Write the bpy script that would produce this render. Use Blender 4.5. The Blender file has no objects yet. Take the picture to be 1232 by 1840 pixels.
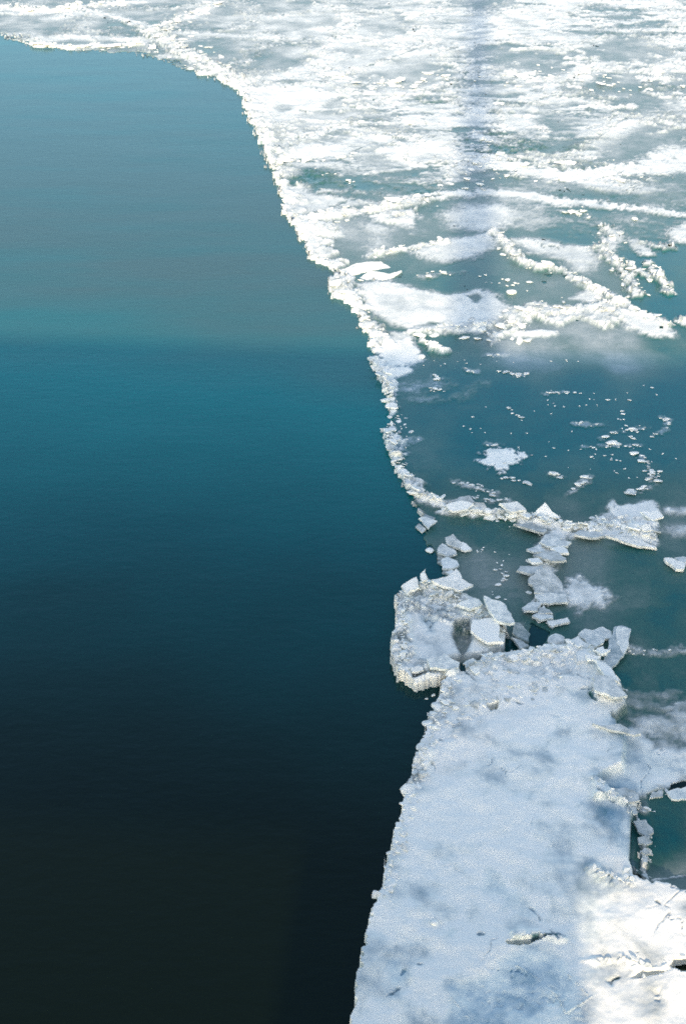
import bpy, math, random
import numpy as np
from mathutils import Vector, Matrix, Euler

R = math.radians
random.seed(7)
rng = np.random.default_rng(7)
sc = bpy.context.scene
COL = sc.collection

# ------------------------------------------------------------------ camera, sky, sun, exposure
CAM_H, PITCH, VFOV = 14.0, 30.5, 45.0
cam_d = bpy.data.cameras.new('camera')
cam_d.sensor_fit = 'VERTICAL'
cam_d.angle = R(VFOV)
cam_d.sensor_fit = 'VERTICAL'
cam_d.clip_start, cam_d.clip_end = 0.1, 9000.0
cam = bpy.data.objects.new('camera', cam_d)
cam.location = (0, 0, CAM_H)
cam.rotation_euler = (R(90 - PITCH), 0, 0)
COL.objects.link(cam)
sc.camera = cam
cam_d.sensor_height = 36.0
cam_d.lens = 18.0 / math.tan(R(VFOV / 2))

SUN_EL, SUN_AZ = 22.0, 5.5          # light comes from behind the camera, a little from the left
world = bpy.data.worlds.new('World')
sc.world = world
world.use_nodes = True
wn = world.node_tree
bg = wn.nodes['Background']
sky = wn.nodes.new('ShaderNodeTexSky')
sky.sky_type = 'NISHITA'
sky.sun_disc = False
sky.sun_elevation = R(SUN_EL)
sky.sun_rotation = R(180 + SUN_AZ)
sky.air_density, sky.dust_density, sky.ozone_density = 1.0, 1.6, 1.5
bw = wn.nodes.new('ShaderNodeRGBToBW')
grey_mix = wn.nodes.new('ShaderNodeMix'); grey_mix.data_type = 'RGBA'      # even grey added to the unseen sky to whiten the shaded ice
grey_mix.inputs[0].default_value = 0.22
wn.links.new(sky.outputs[0], bw.inputs[0])
wn.links.new(sky.outputs[0], grey_mix.inputs[6])
wn.links.new(bw.outputs[0], grey_mix.inputs[7])
wn.links.new(grey_mix.outputs[2], bg.inputs['Color'])
bg.inputs['Strength'].default_value = 0.15

sun_d = bpy.data.lights.new('sun', 'SUN')
sun_d.energy, sun_d.angle, sun_d.color = 2.0, R(1.0), (1.0, 0.82, 0.62)
sun = bpy.data.objects.new('sun', sun_d)
ld = Vector((math.sin(R(SUN_AZ)) * math.cos(R(SUN_EL)), math.cos(R(SUN_AZ)) * math.cos(R(SUN_EL)), -math.sin(R(SUN_EL))))
sun.rotation_euler = ld.to_track_quat('-Z', 'Y').to_euler()
sun.location = (-10, -60, 40)
COL.objects.link(sun)

sc.view_settings.view_transform = 'Standard'
sc.view_settings.look = 'None'
sc.view_settings.gamma = 1.0
sc.view_settings.use_curve_mapping = False
sc.view_settings.exposure = 1.36
sc.render.engine = 'CYCLES'
sc.cycles.use_denoising = False
sc.cycles.max_bounces = 6
sc.cycles.filter_width = 1.7

# ------------------------------------------------------------------ helpers
FPX = 920.0 / math.tan(R(VFOV / 2))
cp, sp = math.cos(R(PITCH)), math.sin(R(PITCH))

def G(u, v):
    """A direction of the survey frame (1232 x 1840) followed down to the water plane, in metres."""
    c = (np.asarray(u, float) - 616) / FPX
    r = (np.asarray(v, float) - 920) / FPX
    t = CAM_H / (sp + r * cp)
    return c * t, (cp - r * sp) * t

def mpp(v):
    r = (v - 920) / FPX
    return CAM_H / (sp + r * cp) / FPX

def gp(pts):
    a = np.array(pts, float)
    x, y = G(a[:, 0], a[:, 1])
    return np.stack([x, y], 1)

def tag(o, label=None, cat=None, group=None, kind=None):
    if label: o['label'] = label
    if cat: o['category'] = cat
    if group: o['group'] = group
    if kind: o['kind'] = kind
    return o

def link(name, me, mat=None, parent=None):
    o = bpy.data.objects.new(name, me)
    COL.objects.link(o)
    if mat is not None and not me.materials:
        me.materials.append(mat)
    if parent is not None:
        o.parent = parent
        o.matrix_parent_inverse = Matrix.Translation(-Vector(parent.location))
    return o

def thing(name, loc, label, cat, group=None):
    e = bpy.data.objects.new(name, None)
    e.empty_display_size = 0.3
    e.location = loc
    COL.objects.link(e)
    return tag(e, label, cat, group)

def ss(a, b, x):
    t = np.clip((x - a) / (b - a), 0, 1)
    return t * t * (3 - 2 * t)

def _h(ix, iy, seed):
    n = (ix.astype(np.int64) * 374761393 + iy.astype(np.int64) * 668265263 + seed * 974634287) & 0xffffffff
    n = ((n ^ (n >> 13)) * 1274126177) & 0xffffffff
    n = (n ^ (n >> 16)) & 0xffffffff
    return n

def rnd(ix, iy, seed):
    return (_h(ix, iy, seed) / 4294967295.0).astype(np.float32)

def noise(x, y, seed=0):
    ix, iy = np.floor(x), np.floor(y)
    fx, fy = (x - ix).astype(np.float32), (y - iy).astype(np.float32)
    ux, uy = fx * fx * fx * (fx * (fx * 6 - 15) + 10), fy * fy * fy * (fy * (fy * 6 - 15) + 10)
    ix, iy = ix.astype(np.int64), iy.astype(np.int64)
    def g(dx, dy):
        a = rnd(ix + dx, iy + dy, seed) * (2 * np.pi)
        return np.cos(a) * (fx - dx) + np.sin(a) * (fy - dy)
    a = g(0, 0) + (g(1, 0) - g(0, 0)) * ux
    b = g(0, 1) + (g(1, 1) - g(0, 1)) * ux
    return (a + (b - a) * uy) * 1.41          # about -1..1

def fbm(x, y, octv=4, seed=0, gain=0.5):
    s, a, f, n = 0, 1.0, 1.0, 0.0
    for k in range(octv):
        s = s + a * noise(x * f + 17.3 * k, y * f - 9.1 * k, seed + k)
        n += a; a *= gain; f *= 2.03
    return s / n * 1.5

def worley(x, y, seed=0):
    """nearest cell: (F1, F2, id hash 0..1, offset dx, dy)"""
    ix, iy = np.floor(x).astype(np.int64), np.floor(y).astype(np.int64)
    f1 = np.full(x.shape, 9.0, np.float32); f2 = f1.copy()
    idh = np.zeros_like(f1); ox = np.zeros_like(f1); oy = np.zeros_like(f1)
    for dx in (-1, 0, 1):
        for dy in (-1, 0, 1):
            cx, cy = ix + dx, iy + dy
            px = (cx + rnd(cx, cy, seed) - x).astype(np.float32)
            py = (cy + rnd(cx, cy, seed + 1) - y).astype(np.float32)
            d = np.sqrt(px * px + py * py)
            near = d < f1
            f2 = np.where(near, f1, np.minimum(f2, d))
            idh = np.where(near, rnd(cx, cy, seed + 2), idh)
            ox = np.where(near, -px, ox); oy = np.where(near, -py, oy)
            f1 = np.where(near, d, f1)
    return f1, f2, idh, ox, oy

# ------------------------------------------------------------------ materials
def new_mat(name):
    m = bpy.data.materials.new(name)
    m.use_nodes = True
    nt = m.node_tree
    return m, nt, nt.nodes['Principled BSDF']

def N(nt, typ, **kw):
    n = nt.nodes.new(typ)
    for k, v in kw.items():
        setattr(n, k, v)
    return n

def math_node(nt, op, a, b=None, clamp=False):
    n = N(nt, 'ShaderNodeMath', operation=op, use_clamp=clamp)
    for i, s in enumerate((a, b)):
        if s is None: continue
        if isinstance(s, (int, float)): n.inputs[i].default_value = s
        else: nt.links.new(s, n.inputs[i])
    return n.outputs[0]

def noise_node(nt, co, scale, detail=4, rough=0.55):
    n = N(nt, 'ShaderNodeTexNoise')
    n.inputs['Scale'].default_value = scale
    n.inputs['Detail'].default_value = detail
    n.inputs['Roughness'].default_value = rough
    nt.links.new(co, n.inputs['Vector'])
    return n.outputs['Fac']

def ramp(nt, fac, stops):
    r = N(nt, 'ShaderNodeValToRGB')
    el = r.color_ramp.elements
    el[0].position, el[0].color = stops[0][0], (*stops[0][1], 1)
    el[1].position, el[1].color = stops[-1][0], (*stops[-1][1], 1)
    for p, c in stops[1:-1]:
        e = el.new(p); e.color = (*c, 1)
    nt.links.new(fac, r.inputs['Fac'])
    return r.outputs['Color']

def ice_material(name, attr=True, base_w=0.7):
    """Ice from dark clear sheet (0) through grey to snow (1): the cover at a point is the mesh attribute 'cover'."""
    m, nt, b = new_mat(name)
    geo = N(nt, 'ShaderNodeNewGeometry')
    co = geo.outputs['Position']
    if attr:
        w = N(nt, 'ShaderNodeAttribute', attribute_name='cover').outputs['Fac']
        t = N(nt, 'ShaderNodeAttribute', attribute_name='tone').outputs['Fac']
    else:
        oi = N(nt, 'ShaderNodeObjectInfo')
        pat = math_node(nt, 'MULTIPLY', math_node(nt, 'SUBTRACT', noise_node(nt, co, 4.5, 5, 0.65), 0.5), 0.7)
        w = math_node(nt, 'ADD', math_node(nt, 'ADD', math_node(nt, 'MULTIPLY', oi.outputs['Random'], 0.26), base_w), pat)
        t = math_node(nt, 'MULTIPLY', oi.outputs['Random'], 0.5)
    nf = noise_node(nt, co, 9.0, 6, 0.62)
    nm = noise_node(nt, co, 1.7, 5, 0.6)
    k = math_node(nt, 'MULTIPLY', math_node(nt, 'SUBTRACT', nf, 0.5), 0.34)
    k2 = math_node(nt, 'MULTIPLY', math_node(nt, 'SUBTRACT', nm, 0.5), 0.22)
    amp = math_node(nt, 'ADD', math_node(nt, 'MULTIPLY', w, 0.75), 0.25)
    w2 = math_node(nt, 'ADD', w, math_node(nt, 'MULTIPLY', math_node(nt, 'ADD', k, k2), amp), clamp=True)
    grey = ramp(nt, w2, [(0.0, (.003, .098, .106)), (0.13, (.040, .118, .098)), (0.35, (.17, .215, .185)), (0.5, (.33, .355, .32)),
                         (0.72, (.58, .60, .555)), (0.86, (.81, .80, .715)), (1.0, (.90, .88, .785))])
    blue = ramp(nt, w2, [(0.0, (.002, .125, .140)), (0.2, (.038, .155, .165)), (0.45, (.20, .345, .42)), (0.7, (.52, .62, .63)),
                         (0.86, (.775, .835, .765)), (1.0, (.90, .915, .83))])
    mix = N(nt, 'ShaderNodeMix', data_type='RGBA')
    nt.links.new(t, mix.inputs[0]); nt.links.new(grey, mix.inputs[6]); nt.links.new(blue, mix.inputs[7])
    nt.links.new(mix.outputs[2], b.inputs['Base Color'])
    ro = N(nt, 'ShaderNodeMapRange')
    nt.links.new(w2, ro.inputs['Value'])
    for i, v in ((1, 0.02), (2, 0.7), (3, 0.16), (4, 0.75)): ro.inputs[i].default_value = v
    nt.links.new(ro.outputs[0], b.inputs['Roughness'])
    b.inputs['IOR'].default_value = 1.20
    tn = N(nt, 'ShaderNodeMix', data_type='RGBA')
    nt.links.new(math_node(nt, 'MULTIPLY', w2, 2.5, clamp=True), tn.inputs[0])
    tn.inputs[6].default_value = (.10, .80, 1.0, 1); tn.inputs[7].default_value = (1, 1, 1, 1)
    nt.links.new(tn.outputs[2], b.inputs['Specular Tint'])
    bh = math_node(nt, 'ADD', math_node(nt, 'MULTIPLY', noise_node(nt, co, 30, 3, 0.6), 0.12), nf)
    bp = N(nt, 'ShaderNodeBump')
    bp.inputs['Distance'].default_value = 0.016
    st = math_node(nt, 'MULTIPLY', math_node(nt, 'SUBTRACT', w2, 0.25, clamp=True), 0.55, clamp=True)
    nt.links.new(st, bp.inputs['Strength'])
    nt.links.new(bh, bp.inputs['Height'])
    nt.links.new(bp.outputs['Normal'], b.inputs['Normal'])
    return m

ICE = ice_material('floe_ice')
SLAB = ice_material('slab_ice', attr=False, base_w=0.62)
SLAB_WHITE = ice_material('snowy_slab_ice', attr=False, base_w=0.78)
SLAB_CLEAR = ice_material('clear_slab_ice', attr=False, base_w=0.36)

def water_material():
    m, nt, b = new_mat('river_water')
    co = N(nt, 'ShaderNodeNewGeometry').outputs['Position']
    sep = N(nt, 'ShaderNodeSeparateXYZ')
    nt.links.new(co, sep.inputs[0])
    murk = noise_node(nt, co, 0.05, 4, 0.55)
    # light falloff painted into the body colour: near dark, shaded teal, far sunlit grey
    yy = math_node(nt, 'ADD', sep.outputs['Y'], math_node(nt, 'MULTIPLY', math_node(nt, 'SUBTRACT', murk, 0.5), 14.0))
    light_grade = N(nt, 'ShaderNodeMapRange', interpolation_type='SMOOTHSTEP')
    nt.links.new(yy, light_grade.inputs['Value'])
    for i, v in ((1, 12.5), (2, 43.0), (3, 0.0), (4, 1.0)): light_grade.inputs[i].default_value = v
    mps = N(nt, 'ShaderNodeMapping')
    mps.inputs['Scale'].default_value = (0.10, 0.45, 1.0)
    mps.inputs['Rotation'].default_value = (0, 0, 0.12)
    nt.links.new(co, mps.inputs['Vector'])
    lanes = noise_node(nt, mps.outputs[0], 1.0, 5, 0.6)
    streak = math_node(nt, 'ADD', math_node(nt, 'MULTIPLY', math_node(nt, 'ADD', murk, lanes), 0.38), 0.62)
    body = ramp(nt, math_node(nt, 'MULTIPLY', light_grade.outputs[0], streak), [(0.0, (.0034, .0060, .0016)), (0.22, (.001, .062, .068)), (0.60, (.005, .142, .148)), (1.0, (.060, .116, .114))])
    mp = N(nt, 'ShaderNodeMapping')
    mp.inputs['Scale'].default_value = (0.55, 1.0, 1.0)
    nt.links.new(co, mp.inputs['Vector'])
    h1 = noise_node(nt, mp.outputs[0], 5.0, 4, 0.55)
    h2 = noise_node(nt, mp.outputs[0], 0.45, 3, 0.5)
    gust = noise_node(nt, mp.outputs[0], 0.12, 4, 0.6)
    h = math_node(nt, 'ADD', math_node(nt, 'MULTIPLY', math_node(nt, 'MULTIPLY', h1, gust), 0.9), math_node(nt, 'MULTIPLY', h2, 1.2))
    bp = N(nt, 'ShaderNodeBump')
    bp.inputs['Strength'].default_value = 0.28
    bp.inputs['Distance'].default_value = 0.05
    nt.links.new(h, bp.inputs['Height'])
    dif = N(nt, 'ShaderNodeBsdfDiffuse')
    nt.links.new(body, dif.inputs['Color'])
    glo = N(nt, 'ShaderNodeBsdfGlossy')
    glo.inputs['Color'].default_value = (.54, .88, .98, 1)
    glo.inputs['Roughness'].default_value = 0.16
    nt.links.new(bp.outputs['Normal'], glo.inputs['Normal'])
    fr = N(nt, 'ShaderNodeFresnel')
    fr.inputs['IOR'].default_value = 1.29
    nt.links.new(bp.outputs['Normal'], fr.inputs['Normal'])
    dull = math_node(nt, 'SUBTRACT', 1.0, math_node(nt, 'MULTIPLY', light_grade.outputs[0], 0.52))
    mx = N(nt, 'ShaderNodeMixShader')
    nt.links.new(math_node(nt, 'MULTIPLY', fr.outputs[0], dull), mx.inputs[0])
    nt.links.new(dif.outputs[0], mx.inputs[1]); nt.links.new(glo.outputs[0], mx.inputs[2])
    nt.links.new(mx.outputs[0], nt.nodes['Material Output'].inputs['Surface'])
    return m
WATER = water_material()

def concrete(name, col):
    m, nt, b = new_mat(name)
    co = N(nt, 'ShaderNodeNewGeometry').outputs['Position']
    n = noise_node(nt, co, 1.2, 6, 0.6)
    c = ramp(nt, n, [(0.3, tuple(x * .8 for x in col)), (0.7, tuple(x * 1.15 for x in col))])
    nt.links.new(c, b.inputs['Base Color'])
    b.inputs['Roughness'].default_value = 0.85
    return m
CONCRETE = concrete('bridge_concrete', (.30, .29, .27))
STEEL = concrete('mast_steel', (.35, .37, .38))

# ------------------------------------------------------------------ water and far ice
def sheet(name, x0, y0, x1, y1, z, mat, n=1):
    me = bpy.data.meshes.new(name)
    me.from_pydata([(x0, y0, z), (x1, y0, z), (x1, y1, z), (x0, y1, z)], [], [(0, 1, 2, 3)])
    return link(name, me, mat)
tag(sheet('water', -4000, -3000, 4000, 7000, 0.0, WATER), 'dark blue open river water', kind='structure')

# ------------------------------------------------------------------ the bridge the picture is taken from (its shadow lies on the ice)
BR = math.radians(-5.5)
def box(x0, y0, z0, x1, y1, z1):
    v = [(x, y, z) for z in (z0, z1) for (x, y) in ((x0, y0), (x1, y0), (x1, y1), (x0, y1))]
    f = [(0, 3, 2, 1), (4, 5, 6, 7), (0, 1, 5, 4), (1, 2, 6, 5), (2, 3, 7, 6), (3, 0, 4, 7)]
    return v, f
def boxes(name, bs, mat, parent, loc=None):
    V, F = [], []
    for b_ in bs:
        v, f = box(*b_)
        F += [tuple(i + len(V) for i in q) for q in f]; V += v
    me = bpy.data.meshes.new(name)
    me.from_pydata(V, [], F)
    me.materials.append(mat)
    o = bpy.data.objects.new(name, me); COL.objects.link(o); o.parent = parent
    return o
bridge = thing('road_bridge', (0, -0.35, 0), 'concrete road bridge on piers whose long shadow falls across the water and ice', 'bridge')
bridge.rotation_euler = (0, 0, BR)
boxes('deck', [(-140, -13.2, 11.0, 140, 0, 12.35)], CONCRETE, bridge)
for yy in (-13.2, -0.3):
    boxes('parapet', [(-140, yy, 12.352, 140, yy + 0.3, 13.4)], CONCRETE, bridge)
for px in (-45.9, 0.1, 46.1):
    pr = boxes('pier', [(px - 2.05, -9.2, -1.0, px + 2.05, -4.0, 10.998)], CONCRETE, bridge)
    boxes('mast', [(px - .30, -7.1, 12.352, px + 1.15, -6.1, 58)], STEEL, bridge)

# ------------------------------------------------------------------ the ice field: fields over the ground
us = np.arange(-150, 1400.1, 2.2)
vs = np.concatenate([np.arange(-70, 340, 1.25), np.arange(340, 1930, 2.05)])
U, V = np.meshgrid(us, vs)
X, Y = G(U, V)
NV, NU = U.shape
MPP = mpp(V)
SIND = CAM_H / np.sqrt(X * X + Y * Y + CAM_H ** 2)

def seg_dist(px, py, a, b):
    dx, dy = b[0] - a[0], b[1] - a[1]
    t = np.clip(((px - a[0]) * dx + (py - a[1]) * dy) / (dx * dx + dy * dy + 1e-12), 0, 1)
    return np.hypot(px - a[0] - t * dx, py - a[1] - t * dy)

def poly_sd(px, py, g):
    d = np.full(px.shape, 1e9); inside = np.zeros(px.shape, bool)
    for i in range(len(g)):
        a, b = g[i], g[(i + 1) % len(g)]
        d = np.minimum(d, seg_dist(px, py, a, b))
        c = ((a[1] > py) != (b[1] > py)) & (px < (b[0] - a[0]) * (py - a[1]) / (b[1] - a[1] + 1e-12) + a[0])
        inside ^= c
    return np.where(inside, d, -d)

def window(pts, pad):
    a = np.array(pts, float)
    u0, u1 = np.searchsorted(us, [a[:, 0].min() - pad, a[:, 0].max() + pad])
    v0, v1 = np.searchsorted(vs, [a[:, 1].min() - pad, a[:, 1].max() + pad])
    return slice(max(v0, 0), min(v1 + 1, NV)), slice(max(u0, 0), min(u1 + 1, NU))

# shared wobble for ragged outlines (metres)
W1 = fbm(X * 0.9, Y * 0.9, 3, 11)
W2 = fbm(X * 4.2, Y * 4.2, 3, 21)
W3 = fbm(X * 13., Y * 13., 2, 31)

def pmask(pts, soft=6, jag=10):
    """polygon mask; soft and jag are widths seen in the survey frame at that spot"""
    s = window(pts, 60 + soft + jag)
    g = gp(pts)
    m_ = MPP[s]
    sd = poly_sd(X[s], Y[s], g)
    k = (W1[s] * 0.9 + W2[s] * 0.7 + W3[s] * 0.35) * jag * m_
    return s, ss(-soft * m_, soft * m_, sd + k)

def smask(pts, width, soft=6, jag=8):
    s = window(pts, 40 + width + soft + jag)
    g = gp(pts)
    m_ = MPP[s]
    d = np.full(m_.shape, 1e9)
    for i in range(len(g) - 1):
        d = np.minimum(d, seg_dist(X[s], Y[s], g[i], g[i + 1]))
    k = (W1[s] * 0.9 + W2[s] * 0.8 + W3[s] * 0.4) * jag * m_
    return s, ss(-soft * m_, soft * m_, width * 0.5 * m_ - d + k)

# --- edge of the ice towards the open water
EDGE = [(-400, 55), (-150, 60), (0, 63), (70, 84), (150, 92), (250, 96), (300, 110), (350, 130), (415, 152), (437, 172), (445, 205), (462, 236),
        (475, 272), (490, 312), (505, 347), (510, 386), (528, 412), (545, 437), (560, 468), (602, 488), (600, 500), (588, 520), (600, 536), (628, 548), (650, 592), (668, 612), (664, 650),
        (690, 690), (700, 735), (693, 775), (694, 800), (706, 835), (722, 868), (742, 882), (738, 902), (760, 930), (764, 972), (790, 1008), (790, 1040), (772, 1062), (769, 1083), (764, 1056), (750, 1055), (733, 1070), (715, 1072),
        (712, 1100), (712, 1140), (706, 1165), (708, 1200), (712, 1226), (745, 1240), (772, 1240), (800, 1230), (775, 1285), (765, 1320), (752, 1362), (740, 1400), (722, 1470), (705, 1525), (688, 1590), (668, 1650), (650, 1735), (640, 1780), (628, 1840), (606, 1960),
        (606, 2400), (2600, 2400), (2600, -110), (-400, -110)]
def edge_sd():
    g = gp(EDGE)
    return poly_sd(X, Y, g)
SD = edge_sd()
EDGEM = SD.copy()                                   # metres from the open water, before the raggedness
jagw = np.interp(V, [0, 150, 900, 1250, 1900], [2.0, .45, .16, .10, .06])
SD = SD + (W1 * .6 + W2 * .8 + W3 * .35) * jagw
DOM = SD > 0
HOLES = [([(790, 1199), (812, 1194), (850, 1193), (872, 1187), (870, 1200), (835, 1208), (806, 1205)], 3),
         ([(876, 1181), (908, 1176), (905, 1150), (898, 1139), (920, 1152), (935, 1172), (935, 1183), (915, 1186)], 3),
         ([(826, 1208), (833, 1207), (835, 1222), (826, 1222)], 2),
         ([(1139, 1570), (1150, 1574), (1161, 1591), (1152, 1601), (1142, 1593)], 2),
         ([(955, 1120), (985, 1138), (975, 1165), (950, 1160)], 4),
         ([(1205, 1412), (1225, 1404), (1250, 1405), (1225, 1420), (1200, 1424)], 2),
         ([(1206, 1738), (1260, 1728), (1260, 1760), (1222, 1764), (1200, 1754)], 3),
         ([(872, 1286), (893, 1280), (890, 1292), (880, 1294)], 2),
         ([(905, 1712), (945, 1708), (965, 1701), (990, 1700), (970, 1706), (945, 1714), (912, 1717)], 1.5),
         ([(1105, 1168), (1090, 1176), (1088, 1170)], 1)]
for pts, jg in HOLES:
    s, m_ = pmask(pts, 1.0, jg)
    DOM[s] &= m_ < 0.5

# --- brightness of the bare ice sheet (soft), from spot values
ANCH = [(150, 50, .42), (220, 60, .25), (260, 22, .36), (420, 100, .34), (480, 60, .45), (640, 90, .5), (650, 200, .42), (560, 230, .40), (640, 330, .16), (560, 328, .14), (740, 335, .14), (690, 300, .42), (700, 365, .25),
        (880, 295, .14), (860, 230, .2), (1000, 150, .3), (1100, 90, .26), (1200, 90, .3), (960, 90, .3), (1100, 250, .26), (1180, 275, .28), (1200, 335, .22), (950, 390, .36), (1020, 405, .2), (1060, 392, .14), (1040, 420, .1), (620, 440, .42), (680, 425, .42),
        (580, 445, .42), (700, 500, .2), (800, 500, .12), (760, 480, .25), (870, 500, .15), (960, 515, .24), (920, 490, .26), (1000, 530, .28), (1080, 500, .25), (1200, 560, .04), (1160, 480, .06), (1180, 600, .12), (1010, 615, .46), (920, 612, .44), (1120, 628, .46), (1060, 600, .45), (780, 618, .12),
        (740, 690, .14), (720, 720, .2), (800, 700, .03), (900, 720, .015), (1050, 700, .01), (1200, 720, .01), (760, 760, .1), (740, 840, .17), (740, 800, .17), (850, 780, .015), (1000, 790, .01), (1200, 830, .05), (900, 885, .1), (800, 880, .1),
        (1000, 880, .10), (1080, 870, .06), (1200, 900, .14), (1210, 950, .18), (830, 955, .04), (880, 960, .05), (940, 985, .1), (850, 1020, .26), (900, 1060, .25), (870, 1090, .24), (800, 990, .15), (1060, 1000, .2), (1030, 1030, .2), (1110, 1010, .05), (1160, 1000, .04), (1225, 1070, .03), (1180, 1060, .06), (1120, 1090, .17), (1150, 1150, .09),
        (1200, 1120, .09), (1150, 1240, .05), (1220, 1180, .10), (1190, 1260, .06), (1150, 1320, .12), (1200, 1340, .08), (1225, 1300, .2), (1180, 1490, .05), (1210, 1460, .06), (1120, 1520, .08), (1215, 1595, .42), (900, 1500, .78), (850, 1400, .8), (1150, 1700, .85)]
au = np.arange(-160, 1420, 12.0); av = np.arange(-80, 1950, 9.0)
AU, AV = np.meshgrid(au, av)
num = np.zeros(AU.shape); den = np.zeros(AU.shape)
for (u, v, w) in ANCH:
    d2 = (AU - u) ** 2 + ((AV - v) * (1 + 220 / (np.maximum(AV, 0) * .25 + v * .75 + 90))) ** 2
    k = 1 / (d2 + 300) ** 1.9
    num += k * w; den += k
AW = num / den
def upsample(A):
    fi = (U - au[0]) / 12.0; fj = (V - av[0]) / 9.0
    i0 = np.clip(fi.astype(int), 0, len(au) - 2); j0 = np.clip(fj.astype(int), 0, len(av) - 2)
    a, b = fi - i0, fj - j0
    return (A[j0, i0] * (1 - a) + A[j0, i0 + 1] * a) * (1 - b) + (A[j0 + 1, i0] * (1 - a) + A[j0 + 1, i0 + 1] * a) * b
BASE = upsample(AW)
cloud = fbm(X * .55, Y * .4, 4, 41)
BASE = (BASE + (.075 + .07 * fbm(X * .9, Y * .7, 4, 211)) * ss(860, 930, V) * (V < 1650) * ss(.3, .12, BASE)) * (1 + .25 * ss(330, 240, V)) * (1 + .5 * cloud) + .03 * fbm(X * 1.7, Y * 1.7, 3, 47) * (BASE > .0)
p1, p2, ph, _a, _b = worley(X * .38 + .3 * W1, Y * .30 + .3 * W1, 171)
q1, q2, qh, _a, _b = worley(X * 1.3 + .2 * W1, Y * 1.0 + .2 * W1, 181)
BASE += (.10 * (ph - .5) + .05 * (qh - .5)) * ss(.0, .35, BASE + .12) + .05 * ss(.03, 0, p2 - p1) * ss(0, .4, W1) + .035 * ss(.05, .0, q2 - q1) * ss(.1, .5, fbm(X * .4, Y * .4, 3, 191))
BASE = np.clip(BASE, 0, .95)

SNOW = np.zeros(U.shape)       # how much snow or white ice lies on the sheet
BRASH = np.zeros(U.shape)      # broken rubble
TONE = np.full(U.shape, .25)   # 0 grey-olive ice, 1 blue ice
def snow(kind, pts, val, *a):
    s, m_ = (pmask if kind == 'p' else smask)(pts, *a)
    SNOW[s] = np.maximum(SNOW[s], m_ * val)
def bare(pts, val, soft, jag, tone=None):
    s, m_ = pmask(pts, soft, jag)
    SNOW[s] *= 1 - m_ * val
    if tone is not None: TONE[s] = TONE[s] * (1 - m_) + tone * m_
def brash(kind, pts, val, *a):
    s, m_ = (pmask if kind == 'p' else smask)(pts, *a)
    BRASH[s] = np.maximum(BRASH[s], m_ * val)
    SNOW[s] = np.maximum(SNOW[s], m_ * min(1, val + .1))

# far pack: drifted snow, more of it with distance and away from the open water
nz = fbm(X * .13 + .3 * W1, Y * .17, 5, 61, .6)
nz2 = fbm(X * .35, Y * .55, 4, 67, .55)
cov = np.interp(V, [-70, 60, 150, 260, 330, 420, 480], [.06, .06, .05, -.03, -.16, -.5, -1.5]) + np.clip((U - 560) / 900, -.2, .18)
cov = cov + np.where((U < 560) & (V < 130), -.25, 0)
SNOW = np.maximum(SNOW, (.6 * ss(-.12, .16, nz * .7 + nz2 * .6 + .25 * W2 + cov) + .4 * ss(-.55, .35, nz * .8 + nz2 * .5 + cov)) * np.interp(V, [0, 330, 470], [.98, .95, 0]))

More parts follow.
